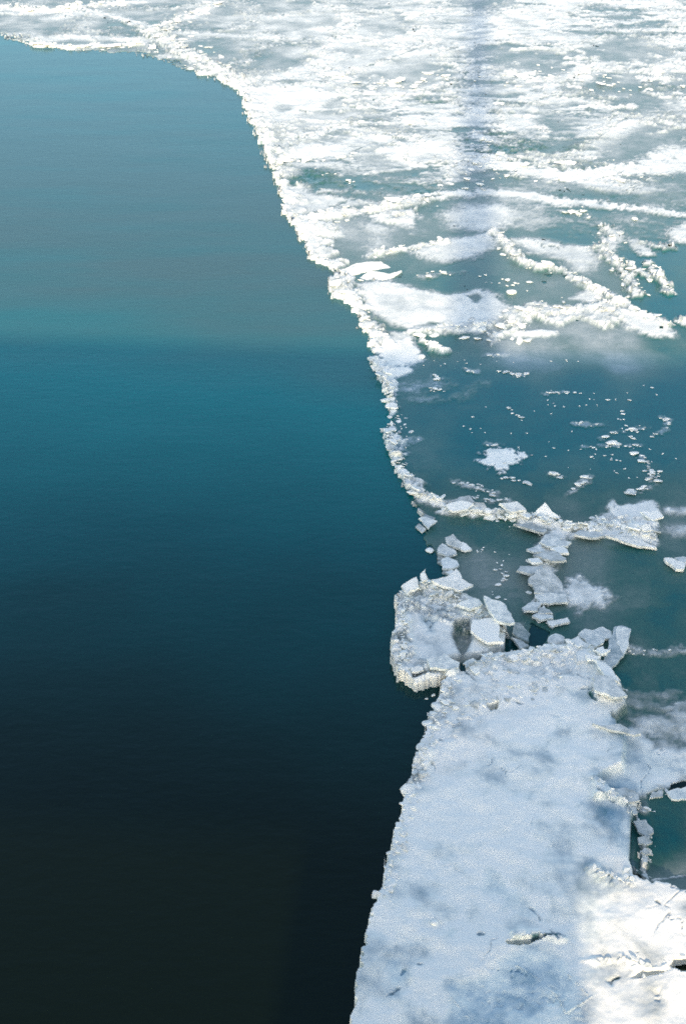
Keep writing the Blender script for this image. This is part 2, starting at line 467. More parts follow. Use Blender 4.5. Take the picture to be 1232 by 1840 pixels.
w1, w2, wh, _a, _b = worley(X * .17 + .35 * W1 + .08 * W2, Y * .095 + .30 * W1 + .07 * W2, 201)
rimw = w2 - w1 + .10 * W2 + .10 * nz2
hollow = ss(.08, .40, rimw)
pack = np.interp(V, [-70, 300, 400], [1, 1, 0])
SNOW = SNOW * (1 - .88 * pack * hollow * ss(.18, .5, wh + .35 * nz2))
SNOW = np.maximum(SNOW, pack * ss(.12, .02, rimw) * .95 * ss(-.3, .3, nz2 + .3 * W1 + .12))
BASE = np.clip(BASE + pack * .16 * (wh - .45), 0, .95)
PACKCRACK = pack * ss(.028, .0, w2 - w1 + .012 * W3) * ss(-.2, .4, nz2)
FRAG_PATHS = [([(768, 620), (780, 630), (800, 636)], 16, 4, (2, 5)), ([(780, 678), (792, 684)], 7, 4, (2, 6)), ([(770, 700), (785, 704), (795, 700)], 9, 4, (2, 5)), ([(875, 640), (905, 640)], 4, 3, (2, 5)), ([(835, 665), (850, 670)], 4, 4, (2, 4)), ([(880, 665), (915, 672), (945, 676)], 14, 5, (2, 5)),
          ([(925, 678), (945, 674)], 8, 3, (3, 6)), ([(985, 708), (1010, 706), (1045, 708)], 14, 3, (2, 5)), ([(910, 728), (920, 745), (935, 752)], 10, 3, (2, 4)), ([(1080, 790), (1100, 778), (1130, 775), (1160, 770)], 14, 5, (2, 5)), ([(1035, 765), (1080, 766)], 8, 3, (2, 5)), ([(1110, 740), (1115, 765), (1135, 790), (1150, 770)], 16, 6, (2, 5)),
          ([(1180, 750), (1200, 758), (1190, 775), (1170, 785)], 14, 3, (2, 5)), ([(1050, 805), (1150, 802)], 14, 4, (2, 5)), ([(1090, 800), (1140, 800)], 8, 2, (4, 8)), ([(1140, 815), (1165, 835), (1170, 865)], 26, 6, (2, 6)), ([(1130, 885), (1150, 882), (1178, 872)], 12, 3, (3, 8)), ([(1100, 820), (1115, 850)], 8, 7, (2, 4)),
          ([(820, 868), (850, 878), (890, 890)], 24, 8, (2, 5)), ([(875, 800), (890, 804)], 6, 4, (2, 4)), ([(900, 860), (940, 865), (955, 872)], 16, 5, (2, 5)), ([(985, 853), (1010, 858)], 10, 4, (3, 6)), ([(1020, 890), (1060, 858)], 10, 4, (2, 5)), ([(1050, 860), (1062, 864)], 5, 3, (3, 6)), ([(850, 895), (880, 902), (910, 902)], 18, 4, (2, 5)),
          ([(700, 820), (720, 800), (750, 790)], 6, 8, (2, 4)), ([(960, 740), (1200, 700)], 20, 16, (1.5, 3)), ([(800, 760), (1200, 850)], 40, 40, (1.5, 3)), ([(740, 650), (1100, 650)], 14, 10, (1.5, 3)), ([(895, 1010), (905, 1040), (880, 1060), (910, 1085)], 22, 6, (2, 5)), ([(850, 985), (900, 1000)], 8, 12, (1.5, 3)),
          ([(750, 500), (780, 495), (830, 490)], 12, 8, (2, 5)), ([(870, 500), (960, 520)], 14, 9, (2, 5)), ([(1010, 380), (1050, 385), (1055, 395)], 16, 8, (2, 5)), ([(1110, 1175), (1200, 1172)], 10, 8, (1.5, 3.5)), ([(1110, 1235), (1120, 1245)], 5, 4, (2, 4)), ([(1130, 1450), (1170, 1462)], 12, 6, (2, 4)), ([(560, 310), (640, 330)], 8, 10, (2, 4))]
exec_list = [
 # top left
 ('s', [(-60, 18), (20, 16), (60, 22), (110, 21), (160, 12), (250, 4)], 1, 44, 12, 14), ('s', [(0, 24), (60, 26), (95, 24)], .9, 26, 10, 10),
 ('s', [(72, 82), (130, 86), (180, 83), (250, 80)], 1, 34, 10, 12), ('s', [(80, 74), (130, 68), (200, 70), (250, 74)], .95, 40, 16, 12),
 ('s', [(150, 20), (210, 32), (270, 50), (330, 90), (360, 112), (420, 148)], 1, 26, 8, 12), ('s', [(270, 50), (340, 34), (385, 6)], 1, 26, 8, 10),
 ('s', [(100, 34), (140, 24), (190, 28)], .85, 50, 25, 10), ('s', [(20, 62), (60, 60), (70, 72)], .6, 25, 15, 8),
 ('s', [(320, 60), (430, 66), (520, 68)], .8, 40, 15, 14), ('s', [(430, 150), (500, 140), (570, 120), (600, 100)], .9, 50, 15, 16),
 # left edge of the pack
 ('p', [(437, 160), (460, 160), (500, 152), (570, 155), (610, 175), (570, 200), (520, 212), (475, 232), (455, 228), (440, 195)], 1, 12, 14),
 ('s', [(530, 216), (580, 218), (620, 222)], .95, 14, 5, 8), ('s', [(560, 198), (620, 196), (690, 195)], .9, 20, 8, 10), ('s', [(640, 224), (720, 222), (800, 234)], .9, 18, 8, 10),
 ('p', [(470, 260), (560, 259), (645, 264), (630, 280), (580, 285), (500, 290), (482, 282)], 1, 10, 12), ('p', [(690, 264), (760, 258), (820, 240), (835, 288), (760, 297), (705, 290), (680, 272)], 1, 14, 16),
 ('p', [(490, 294), (580, 290), (665, 296), (620, 304), (520, 304)], .85, 25, 10), ('p', [(482, 300), (540, 305), (535, 318), (500, 330)], .85, 14, 12),
 ('p', [(500, 335), (552, 333), (565, 350), (640, 358), (680, 368), (600, 376), (540, 388), (512, 388)], .85, 16, 8),
 ('s', [(515, 398), (580, 391), (640, 382), (700, 373), (760, 357), (830, 350)], 1, 46, 8, 14), ('p', [(512, 390), (560, 395), (622, 412), (615, 426), (580, 430), (545, 420)], 1, 8, 14),
 ('p', [(655, 388), (740, 374), (760, 390), (740, 410), (690, 405)], .95, 8, 14), ('p', [(640, 400), (700, 408), (690, 440), (660, 455), (672, 425)], .72, 20, 10),
 ('p', [(530, 405), (575, 430), (560, 455), (545, 440)], .9, 6, 10),
 # middle right of the pack
 ('p', [(790, 386), (830, 370), (900, 368), (945, 386), (920, 408), (870, 420), (810, 410)], .92, 34, 12), ('p', [(735, 455), (800, 432), (880, 420), (900, 438), (872, 458), (800, 474), (765, 468)], .92, 16, 12),
 ('s', [(660, 462), (720, 450), (800, 437)], 1, 22, 6, 10), ('s', [(870, 346), (940, 352), (1000, 366), (1060, 364)], 1, 44, 12, 14), ('s', [(1060, 370), (1140, 376), (1225, 388), (1300, 392)], 1, 34, 8, 12),
 ('p', [(1010, 322), (1090, 314), (1120, 326), (1195, 342), (1160, 350), (1080, 346), (1030, 334)], .95, 24, 12), ('s', [(870, 292), (950, 308), (1040, 322), (1110, 305), (1170, 308)], 1, 70, 12, 22),
 ('p', [(1130, 292), (1200, 264), (1290, 262), (1290, 305), (1180, 316)], .95, 18, 16), ('p', [(915, 432), (960, 428), (1010, 440), (1060, 446), (1076, 470), (1055, 492), (1030, 490), (1015, 468), (950, 455)], .92, 20, 9),
 ('p', [(1195, 412), (1260, 390), (1300, 395), (1290, 445), (1200, 436)], .9, 16, 14), ('p', [(1075, 418), (1110, 408), (1125, 430), (1100, 458), (1075, 462)], .88, 12, 12), ('s', [(1135, 436), (1160, 458)], .9, 26, 8, 10),
 ('p', [(640, 512), (700, 506), (750, 520), (800, 532), (860, 522), (900, 536), (925, 556), (890, 582), (860, 600), (790, 602), (740, 597), (700, 582), (660, 560)], 1, 14, 11),
 ('p', [(1100, 556), (1170, 562), (1200, 588), (1216, 610), (1170, 606), (1130, 592)], .95, 10, 12), ('s', [(925, 603), (985, 600)], .95, 26, 8, 8), ('p', [(1060, 520), (1100, 528), (1065, 545), (1015, 540), (1030, 530)], .85, 10, 8),
 ('p', [(668, 622), (740, 606), (752, 640), (766, 646), (750, 656), (700, 662), (684, 646)], 1, 7, 8), ('p', [(680, 668), (735, 660), (740, 672), (700, 685)], .95, 5, 7), ('p', [(665, 605), (735, 598), (745, 612), (700, 622)], .8, 9, 8),
 # sheet ice beyond the dark one
 ('p', [(845, 830), (870, 813), (905, 808), (944, 822), (930, 840), (905, 850), (865, 838)], 1, 3, 22),
 ('s', [(738, 700), (790, 692)], .35, 40, 25, 8), ('s', [(740, 720), (830, 715), (870, 690)], .22, 20, 15, 8),
 # cross ridge and its snow
 ('s', [(745, 890), (775, 905), (810, 918)], 1, 20, 3, 8), ('s', [(760, 900), (800, 908), (850, 914)], .8, 24, 10, 6), ('s', [(795, 922), (850, 926), (910, 926), (950, 934)], 1, 18, 3, 7), ('s', [(920, 930), (960, 942), (1010, 950), (1060, 950)], 1, 26, 4, 9),
 ('p', [(1020, 968), (1050, 948), (1072, 932), (1092, 926), (1097, 902), (1110, 914), (1140, 906), (1170, 902), (1185, 918), (1182, 942), (1172, 962), (1176, 984), (1130, 976), (1080, 968)], 1, 7, 6), ('s', [(1205, 920), (1250, 922)], .75, 24, 14, 6), ('s', [(1215, 955), (1260, 960)], .5, 40, 25, 6),
 ('p', [(1008, 1052), (1035, 1040), (1068, 1056), (1092, 1074), (1076, 1090), (1050, 1100), (1034, 1112), (1043, 1090), (1018, 1086)], .84, 15, 12), ('s', [(1003, 962), (985, 985), (985, 1010), (968, 1030)], .85, 40, 10, 9), ('s', [(800, 990), (800, 1010), (795, 1030)], .5, 24, 8, 6),
 ('p', [(800, 1070), (850, 1080), (890, 1110), (870, 1120), (830, 1105)], .6, 12, 8),
 # small block
 ('p', [(712, 1075), (745, 1055), (768, 1062), (790, 1060), (830, 1072), (850, 1095), (900, 1125), (915, 1150), (900, 1180), (870, 1185), (820, 1192), (790, 1197), (820, 1212), (815, 1230), (740, 1240), (712, 1225), (700, 1190)], .86, 4, 4),
 # foreground floe
 ('p', [(800, 1232), (836, 1210), (880, 1188), (950, 1180), (1020, 1172), (1060, 1180), (1090, 1215), (1112, 1250), (1122, 1282), (1100, 1300), (1125, 1345), (1120, 1395), (1070, 1412), (1100, 1440), (1130, 1470), (1132, 1560), (1160, 1595), (1240, 1615), (1400, 1640), (1400, 2000), (560, 2000), (620, 1850), (655, 1700), (700, 1540), (740, 1390), (775, 1290)], .97, 12, 5),
 ('p', [(1110, 1325), (1150, 1290), (1200, 1300), (1300, 1298), (1300, 1325), (1220, 1318), (1180, 1310), (1150, 1340)], .7, 12, 12), ('s', [(1140, 1170), (1190, 1176), (1250, 1170)], .35, 14, 10, 16), ('s', [(1110, 1240), (1150, 1255), (1210, 1250)], .3, 12, 10, 14), ('s', [(1130, 1262), (1190, 1278), (1260, 1270)], .4, 22, 18, 16), ('p', [(1115, 1285), (1170, 1290), (1300, 1275), (1300, 1330), (1200, 1345), (1140, 1325)], .6, 20, 18),
 ('s', [(1150, 1440), (1190, 1462), (1250, 1455)], .35, 16, 12, 12), ('s', [(1190, 1340), (1260, 1372)], .6, 50, 25, 8), ('p', [(1090, 1300), (1140, 1305), (1180, 1335), (1300, 1352), (1300, 1412), (1230, 1410), (1165, 1432), (1140, 1440), (1075, 1412)], .86, 22, 12), ('s', [(1120, 1310), (1180, 1352)], .5, 40, 25, 12),
]
for e in exec_list: snow(*e)
for k_, (pth, n_, sp_, _r) in enumerate(FRAG_PATHS):
    if sp_ < 10 and k_ % 3 != 2: snow('s', pth, .42, 3 + sp_, 5, 11)

# rubble
for e in [
 ('s', [(0, 14), (100, 20), (160, 14)], .8, 20, 6, 14), ('s', [(270, 55), (330, 95), (370, 118), (430, 150)], .9, 40, 6, 16), ('s', [(225, 40), (270, 55)], .8, 16, 6, 8), ('s', [(280, 60), (330, 30), (380, 8)], .7, 14, 5, 10),
 ('s', [(520, 396), (600, 388), (700, 374), (765, 358)], .8, 34, 8, 14), ('p', [(512, 395), (560, 398), (615, 415), (580, 430), (545, 420)], .9, 6, 12), ('p', [(680, 385), (745, 376), (750, 400), (700, 404)], .8, 6, 14),
 ('s', [(660, 464), (720, 450), (800, 437)], .8, 12, 4, 8), ('s', [(888, 418), (905, 440), (930, 470), (970, 484), (1010, 488), (1040, 508), (1080, 528), (1140, 560)], .9, 20, 4, 9),
 ('s', [(1092, 410), (1080, 450), (1108, 478), (1130, 500), (1145, 535)], .85, 20, 6, 16), ('s', [(1165, 475), (1182, 505), (1202, 528)], .95, 16, 3, 10), ('s', [(1150, 440), (1200, 445)], .7, 20, 6, 14), ('s', [(1130, 480), (1165, 500)], .8, 18, 3, 14),
 ('p', [(898, 562), (960, 546), (1010, 556), (1100, 546), (1112, 572), (1085, 592), (1040, 572), (1000, 588), (960, 572), (930, 600), (882, 619), (876, 606), (912, 590)], .8, 5, 12), ('s', [(740, 598), (800, 596), (870, 585)], .7, 24, 6, 14),
 ('s', [(1105, 560), (1150, 565), (1200, 585)], .8, 18, 4, 8), ('s', [(1225, 580), (1260, 600)], .9, 26, 3, 10), ('s', [(755, 612), (780, 628), (800, 634)], .9, 12, 3, 8), ('s', [(600, 495), (625, 540), (660, 590), (680, 620)], .8, 46, 6, 14), ('s', [(560, 470), (600, 490)], .7, 30, 5, 12),
 ('p', [(1060, 950), (1095, 922), (1098, 902), (1108, 915), (1130, 935), (1172, 945), (1172, 972), (1120, 974), (1070, 966)], .6, 6, 6),
 ('s', [(745, 888), (800, 914)], .8, 14, 3, 6), ('s', [(800, 924), (900, 926), (960, 940), (1050, 955)], .7, 16, 4, 7),
 ('p', [(712, 1078), (745, 1056), (768, 1064), (800, 1066), (850, 1090), (905, 1130), (900, 1165), (850, 1150), (790, 1130), (735, 1110), (745, 1200), (820, 1214), (815, 1228), (740, 1238), (710, 1226), (704, 1180)], .75, 5, 5),
 ('s', [(812, 1230), (790, 1275), (775, 1320), (755, 1375), (738, 1430)], .55, 40, 14, 8), ('p', [(838, 1215), (890, 1190), (960, 1186), (1030, 1170), (1075, 1200), (1110, 1255), (1120, 1283), (1070, 1275), (1040, 1240), (960, 1250), (900, 1285), (840, 1320), (800, 1370), (790, 1300)], .42, 16, 8),
 ('p', [(1060, 1412), (1090, 1420), (1130, 1440), (1146, 1455), (1120, 1465), (1075, 1450), (1065, 1455)], .85, 3, 6), ('s', [(1125, 1455), (1140, 1480), (1160, 1510), (1155, 1545), (1157, 1580)], .9, 11, 2, 7), ('s', [(1055, 1580), (1090, 1600), (1125, 1605)], .6, 16, 6, 8),
 ('s', [(1040, 1745), (1120, 1740), (1160, 1760), (1230, 1748)], .5, 16, 6, 8), ('s', [(930, 1700), (1010, 1706)], .5, 14, 6, 8),
 ]: brash(*e)
# rubble along the open water's edge
ed = ss(-.08, .08, np.interp(V, [100, 160, 500, 620, 660, 700, 870, 900, 940], [0, .9, .9, .45, .35, .33, .30, .1, 0]) * (.6 + 1.3 * W1 + .4 * W2) - EDGEM) * (SD > 0) * (V > 130) * (V < 930)
ed *= np.interp(V, [640, 690, 760, 870], [1, .95, .85, .9]) * ss(-.75, -.1, W2 + .35 * W3 + np.interp(V, [640, 720], [.8, 0]))
BRASH = np.maximum(BRASH, ed * .5); SNOW = np.maximum(SNOW, ed)
# low wall along the foreground floes' edge
rim = ss(.30, .05, EDGEM) * (V > 1050) * (SD > 0)
SNOW = np.maximum(SNOW, rim * .98)

# bare spots, plus a toned-down sunlit corner
for e in [([(490, 194), (505, 188), (525, 190), (526, 200), (505, 204)], .8, 10, 4), ([(838, 535), (855, 530), (868, 538), (855, 546)], .8, 6, 6), ([(745, 588), (770, 578), (800, 582), (770, 590)], .7, 8, 6), ([(655, 560), (690, 575), (700, 590), (668, 580)], .6, 5, 10),
          ([(815, 1130), (845, 1125), (850, 1165), (830, 1195), (815, 1175)], .75, 8, 8, .0), ([(755, 1122), (785, 1128), (780, 1150), (765, 1150)], .55, 8, 6, .5), ([(735, 1222), (768, 1218), (772, 1230), (740, 1236)], .6, 4, 5, .1),
          ([(840, 1610), (880, 1575), (920, 1610), (970, 1660), (950, 1660), (890, 1630)], .34, 18, 12, .9), ([(905, 1730), (960, 1715), (1010, 1740), (1060, 1800), (1060, 1990), (820, 1990), (800, 1790), (880, 1770)], .48, 16, 9, 1.0), ([(690, 1740), (720, 1735), (735, 1790), (700, 1810)], .28, 12, 8, .9), ([(665, 1630), (690, 1610), (680, 1660)], .35, 8, 6, .9),
          ([(785, 1690), (805, 1665), (825, 1690), (820, 1715)], .2, 14, 8, .8), ([(750, 1668), (768, 1664), (800, 1680), (790, 1692), (755, 1690)], .28, 8, 6, .3), ([(700, 1795), (735, 1785), (740, 1800), (700, 1812)], .3, 8, 6, .5),
          ([(1090, 1630), (1110, 1625), (1105, 1650), (1090, 1650)], .28, 10, 6, .3), ([(1160, 1795), (1190, 1785), (1190, 1825), (1165, 1820)], .45, 8, 8, .2), ([(1120, 1775), (1150, 1757), (1205, 1757), (1190, 1766), (1140, 1776)], .62, 5, 4, .0), ([(1085, 1780), (1105, 1768), (1095, 1790)], .5, 4, 3, .2),
          ([(1060, 1460), (1120, 1470), (1130, 1560), (1115, 1550), (1085, 1500)], .4, 22, 8, .9), ([(1085, 1440), (1130, 1430), (1170, 1420), (1120, 1400), (1060, 1405)], .3, 14, 8, .9), ([(900, 1425), (960, 1440), (930, 1470)], .1, 22, 10, .8), ([(1080, 1300), (1120, 1310), (1150, 1350), (1230, 1385), (1150, 1400), (1090, 1360)], .38, 30, 12, .7),
          ([(1050, 1560), (1200, 1610), (1300, 1640), (1300, 1990), (1030, 1990)], .2, 30, 10, .0), ([(1020, 1260), (1060, 1255), (1065, 1275), (1040, 1290)], .3, 10, 8, .6), ([(1135, 1465), (1142, 1478), (1132, 1565), (1150, 1590), (1136, 1590), (1128, 1560)], .9, 3, 3), ([(1160, 1430), (1200, 1420), (1250, 1415), (1250, 1570), (1180, 1582), (1168, 1604), (1156, 1590), (1160, 1530), (1172, 1505)], .93, 5, 3, .1)]:  # first outline paints the sunlit corner duller to offset the sun
    bare(*e)
s, m_ = pmask([(640, 1500), (1040, 1250), (1130, 1450), (1030, 1990), (560, 1990)], 60, 30)
TONE[s] = np.maximum(TONE[s], m_ * .5)
TONE = np.maximum(TONE * (1 - .6 * ss(840, 920, V) * (TONE < .3)), ss(600, 660, V) * (1 - ss(820, 900, V)) * .6)
# healed cracks: thin pale lines
for pts, wd, val in [([(925, 1753), (965, 1775), (1000, 1810), (1012, 1840)], 3, .9), ([(1015, 1765), (1052, 1806)], 2.5, .95), ([(1015, 1840), (1060, 1810)], 4, .8), ([(1120, 1780), (1200, 1765)], 3, .98), ([(1170, 1584), (1235, 1574)], 2.5, .9), ([(840, 1850), (800, 1800)], 3, .8), ([(1000, 1560), (1050, 1590)], 3, .95)]:
    s, m_ = smask(pts, wd, 1.5, 1.5)
    SNOW[s] = np.maximum(SNOW[s], m_ * val)

# ---- combine
micro = fbm(X * 2.6, Y * 1.9, 4, 71)
SNOW = np.clip(SNOW + (W3 * .5 + micro * .7 + W2 * .35) * (1.5 - 1.15 * ss(1150, 1250, V)) * SNOW * (1 - SNOW), 0, 1)
SNOWN = np.clip(SNOW * (1 + .10 * micro) - .05 * (micro < -.5), 0, 1)
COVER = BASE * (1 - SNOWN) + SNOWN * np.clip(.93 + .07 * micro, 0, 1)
fore = ss(1180, 1330, V) * (SNOW > .3)
mot = fbm(X * .75, Y * .75, 4, 75) * .6 + fbm(X * 2.1 + W1, Y * 1.7, 4, 77) * .55
COVER += fore * (.05 + np.clip(.52 * mot, -.40, .10) - .06 * ss(.2, .9, fbm(X * 5, Y * 4, 3, 79)))

# faceted rubble: tilted cells at two sizes
def facets(scale, seed):
    f1, f2, h, ox, oy = worley(X / scale + .45 * W1 + .25 * W2, Y / scale * 1.25 + .45 * W2 + .2 * W1, seed)
    a = h * 2 * np.pi * 7.0
    return (h - .35) * .9 + (np.cos(a) * ox + np.sin(a) * oy) * .9, f2 - f1, h
Za, ga, ha = facets(.85, 81)
Zb, gb, hb = facets(.30, 91)
Zc, gc, hc = facets(.13, 95)
rub = Za * .14 + Zb * .075 * ss(-.3, .3, W1) + Zc * .03 * ss(-.3, .3, -W2)
far_k = np.interp(Y, [15, 40, 100], [.75, .8, 1.3])
HGT = np.full(U.shape, .015)
HGT += SNOW * .05 * (1 + .5 * W1) + BRASH * np.clip(rub * far_k + .06, -.02, 1.2)
gap = ss(.13, .0, np.minimum(ga, gb * .7)) * BRASH * np.interp(V, [0, 560, 700, 1000, 1170, 1250], [.25, .3, .7, .85, .8, .35]) * ss(-.5, .4, W1 + .5 * W2)
COVER = COVER * (1 - .55 * gap) - BRASH * .18 * (hb < .16)
HGT -= gap * .05
f1, f2, _h0, _a, _b = worley(X * .42 + .5 * W1 + .1 * W2, Y * .26 + .5 * W1 + .12 * W2, 131)
ck = ss(.05, .0, f2 - f1) * ss(.1, .5, fbm(X * .3, Y * .2, 3, 133)) * np.interp(V, [60, 150, 420, 600], [.3, 1, .9, 0]) * (SNOW > .4)
COVER = COVER * (1 - .65 * ck) * (1 - .6 * PACKCRACK)
HGT -= .06 * ck
HGT += pack * .10 * ss(.25, .03, rimw) * (.6 + W2) - .1 * PACKCRACK
f1, f2, _h0, _a, _b = worley(X * 1.1 + .35 * W1 + .1 * W2, Y * 1.3 + .35 * W1 + .12 * W2, 151)
ck = ss(.022, .0, f2 - f1) * ss(.15, .55, fbm(X * .7, Y * .7, 3, 153)) * ss(1180, 1260, V) * (SNOW > .5)
COVER = COVER * (1 - .35 * ck)
HGT -= .02 * ck
AOUT = [(800, 1232), (836, 1210), (880, 1188), (950, 1180), (1020, 1170), (1060, 1178), (1090, 1212), (1114, 1250), (1124, 1284), (1100, 1300), (1125, 1345), (1115, 1390), (1070, 1412), (1100, 1440), (1132, 1470), (1132, 1560), (1160, 1595), (1240, 1615), (1400, 1640), (1400, 2000), (540, 2000), (620, 1850), (640, 1700), (690, 1540), (730, 1390), (770, 1285)]
BOUT = [(700, 1050), (768, 1050), (800, 1058), (850, 1085), (905, 1125), (915, 1150), (900, 1182), (870, 1186), (815, 1192), (795, 1199), (828, 1212), (815, 1232), (740, 1250), (690, 1240), (690, 1100)]
for out, t_ in ((AOUT, .16), (BOUT, .13)):
    s, m_ = pmask(out, 5, 4)
    HGT[s] += t_ * m_ * ss(.2, .5, SNOW[s])
HGT += fore * (.04 * fbm(X * 1.1, Y * 1.1, 3, 99) + .006 * fbm(X * 6, Y * 6, 3, 103))
HGT += SNOW * np.interp(Y, [30, 100], [.015, .10]) * fbm(X * .8, Y * .8, 3, 107)
HGT = np.maximum(HGT, .008)
# dark slits between the frozen slabs
for pts, wd, val in [([(833, 1222), (845, 1236), (853, 1243)], 3, .7), ([(905, 1275), (922, 1277), (936, 1281)], 3, .55), ([(788, 1348), (796, 1351)], 4, .5), ([(695, 1808), (704, 1803), (714, 1794)], 3.5, .4), ([(720, 1768), (724, 1761)], 3,.4), ([(950, 1650), (960, 1660), (968, 1672)], 4, .45), ([(985, 1690), (998, 1706)], 3, .5), ([(750, 1752), (757, 1753)], 5, .4), ([(955, 1702), (970, 1700), (1000, 1698), (1012, 1702)], 4, .7), ([(1058, 1264), (1062, 1272), (1068, 1276)], 5, .75), ([(1040, 1256), (1056, 1258)], 3, .5), ([(880, 1240), (890, 1244)], 4, .35), ([(775, 1390), (779, 1398)], 4, .4), ([(1100, 1776), (1108, 1772)], 5, .7), ([(1128, 1728), (1150, 1731)], 3, .6), ([(1176, 1640), (1180, 1643)], 5, .5), ([(860, 1697), (866, 1698)], 4, .5), ([(975, 1300), (1000, 1306)], 3, .2), ([(1035, 1230), (1046, 1238)], 4, .35),
                     ([(925, 1205), (930, 1215)], 5, .3), ([(1070, 1440), (1085, 1452), (1100, 1460)], 4, .5), ([(1085, 1425), (1100, 1436)], 4, .5), ([(775, 582), (800, 586)], 6, .5), ([(640, 568), (690, 582)], 8, .3), ([(790, 482), (835, 470), (870, 455)], 2.5, .35), ([(700, 372), (760, 376)], 6, .3), ([(590, 290), (620, 286)], 6, .4), ([(880, 610), (930, 612)], 5, .5)]:
    s, m_ = smask(pts, wd, 1.6, 4)
    COVER[s] *= 1 - val * m_
    HGT[s] -= .05 * m_ * val
COVER = np.clip(COVER, 0, 1) - (.12 + .20 * micro + .14 * cloud) * ss(640, 560, V) * SNOW  # far snow outside the bridge shadow painted darker to hold down its sunlight
COVER = np.clip(COVER, 0, 1)
EXT = np.roll(DOM, 1, 0) | np.roll(DOM, -1, 0) | np.roll(DOM, 1, 1) | np.roll(DOM, -1, 1)
Z = np.where(DOM, HGT, -.30)

# grid normals (kept when the field is cut into floes, so that no seam shows)
P3 = np.stack([X, Y, Z], -1)
du = np.gradient(P3, axis=1); dv = np.gradient(P3, axis=0)
NRM = np.cross(du, -dv)
NRM /= np.linalg.norm(NRM, axis=-1, keepdims=True) + 1e-12
NRM[NRM[..., 2] < 0] *= -1

# ------------------------------------------------------------------ floes
# outlines follow the ridges and cracks; the far pack is divided round these spots
L1 = [(690, 602), (760, 602), (880, 620), (905, 595), (960, 580), (1000, 592), (1040, 575), (1090, 592), (1215, 612), (1240, 598), (1500, 615)]
R1 = [(730, 895), (800, 918), (900, 930), (1000, 952), (1090, 970), (1180, 988), (1232, 1022), (1500, 1090)]
R2 = [(1005, 955), (985, 1000), (955, 1050), (960, 1100), (985, 1150), (1010, 1172)]
ATOP = [(836, 1210), (880, 1188), (950, 1180), (1010, 1172), (1060, 1180), (1090, 1215), (1122, 1282), (1150, 1300), (1232, 1302), (1500, 1310)]
FLOES = {
 1: (L1 + [(1500, 1090)] + R1[::-1][1:], 'ice_sheet_floe', 'broad dark blue sheet of thin clear ice strewn with small white fragments'),
 2: (R1[:4] + R2 + [(950, 1180), (915, 1186), (860, 1110), (780, 1060), (720, 1000)], 'ice_sheet_floe', 'small grey green sheet of thin ice between the open water and the slab ridge'),
 3: (R1[3:] + [(1500, 1310)] + ATOP[::-1][1:7] + R2[::-1], 'ice_sheet_floe', 'dark green sheet of thin ice right of the slab ridge, above the snowy floe'),
 4: ([(690, 1040), (775, 1050), (860, 1110), (915, 1186), (870, 1190), (836, 1208), (810, 1236), (740, 1250), (690, 1240)], 'ice_floe', 'small square block of rubbly white ice jutting into the dark water'),
 5: ([(1140, 1470), (1165, 1432), (1240, 1408), (1500, 1390), (1500, 1590), (1240, 1572), (1172, 1600), (1150, 1592), (1128, 1560)], 'ice_sheet_floe', 'dark green sheet of clear ice right of the thin line of ice lumps'),
 6: ([(800, 1232), (836, 1208)] + ATOP[1:] + [(1500, 2300), (500, 2300), (700, 1500)], 'ice_floe', 'large thick pale floe with snowy top, half in blue shade, filling the bottom'),
}
SEEDS = [((150, 55), 'grey floe with white rim at the far end of the open water'), ((250, 22), 'small grey floe behind the rimmed floe at the far end of the water'), ((20, 30), 'narrow white edged floe in the far corner above the open water'),
         ((430, 98), 'smooth grey floe just past the channel of broken ice'), ((440, 40), 'pale floe behind the smooth grey one, lightly dusted with snow'), ((640, 70), 'snow streaked floe far off, left of the mast shadow'), ((560, 180), 'white floe with a small grey oval hole at the corner of the lead'),
         ((680, 225), 'grey floe with thin white seams left of the mast shadow'), ((640, 322), 'blue grey band of thin ice between two white snow bars by the lead'), ((620, 410), 'floe with a long curved white ridge next to the open water'),
         ((800, 470), 'grey floe carrying pale blue drifts and a fine dark crack'), ((720, 555), 'floe with a large smooth white drift tapering to the lead edge'), ((960, 395), 'grey floe with a dark blue pool of thin ice in its middle'), ((990, 460), 'floe with a thick white drift hooked at one end'),
         ((960, 540), 'grey green floe enclosed by a ragged white ridge'), ((1170, 500), 'deep blue thin ice dotted with strings of white rubble'), ((1110, 310), 'snowy floe with tan stained drifts right of the mast shadow'), ((1190, 380), 'pale floe with a long white bar beside the deep blue ice'),
         ((1020, 620), 'olive grey sheet between the ragged ridge and the bridge shadow'), ((880, 240), 'blue broken ice lying in the narrow shadow of the mast'), ((1060, 190), 'bright white floe with scattered dark gaps in the far pack'), ((1000, 100), 'grey hollowed floe in the far pack among white drifts'),
         ((1180, 90), 'smooth grey floe at the far right of the pack'), ((860, 60), 'hazy white floe at the top of the pack, crossed by the mast shadow'), ((1180, 220), 'grey patched floe near the right side of the far pack')]
WX, WY = X + .5 * W1 + .12 * W2, Y + .7 * W1 + .15 * W2
FID = np.full(U.shape, 0)
sx, sy = G(np.array([s[0][0] for s in SEEDS], float), np.array([s[0][1] for s in SEEDS], float))
best = np.full(U.shape, 1e18)
lx = WX / (12 + Y * .35); ly = np.log(np.maximum(WY, 1)) * 1.15
for i in range(len(SEEDS)):
    d = (lx - sx[i] / (12 + Y * .35)) ** 2 + (ly - math.log(sy[i]) * 1.15) ** 2
    k = d < best
    best = np.where(k, d, best); FID = np.where(k, 100 + i, FID)
for fid in (1, 2, 3, 6, 4, 5):
    pts = FLOES[fid][0]
    sd = poly_sd(WX * .4 + X * .6, WY * .4 + Y * .6, gp(pts))
    FID[sd > 0] = fid

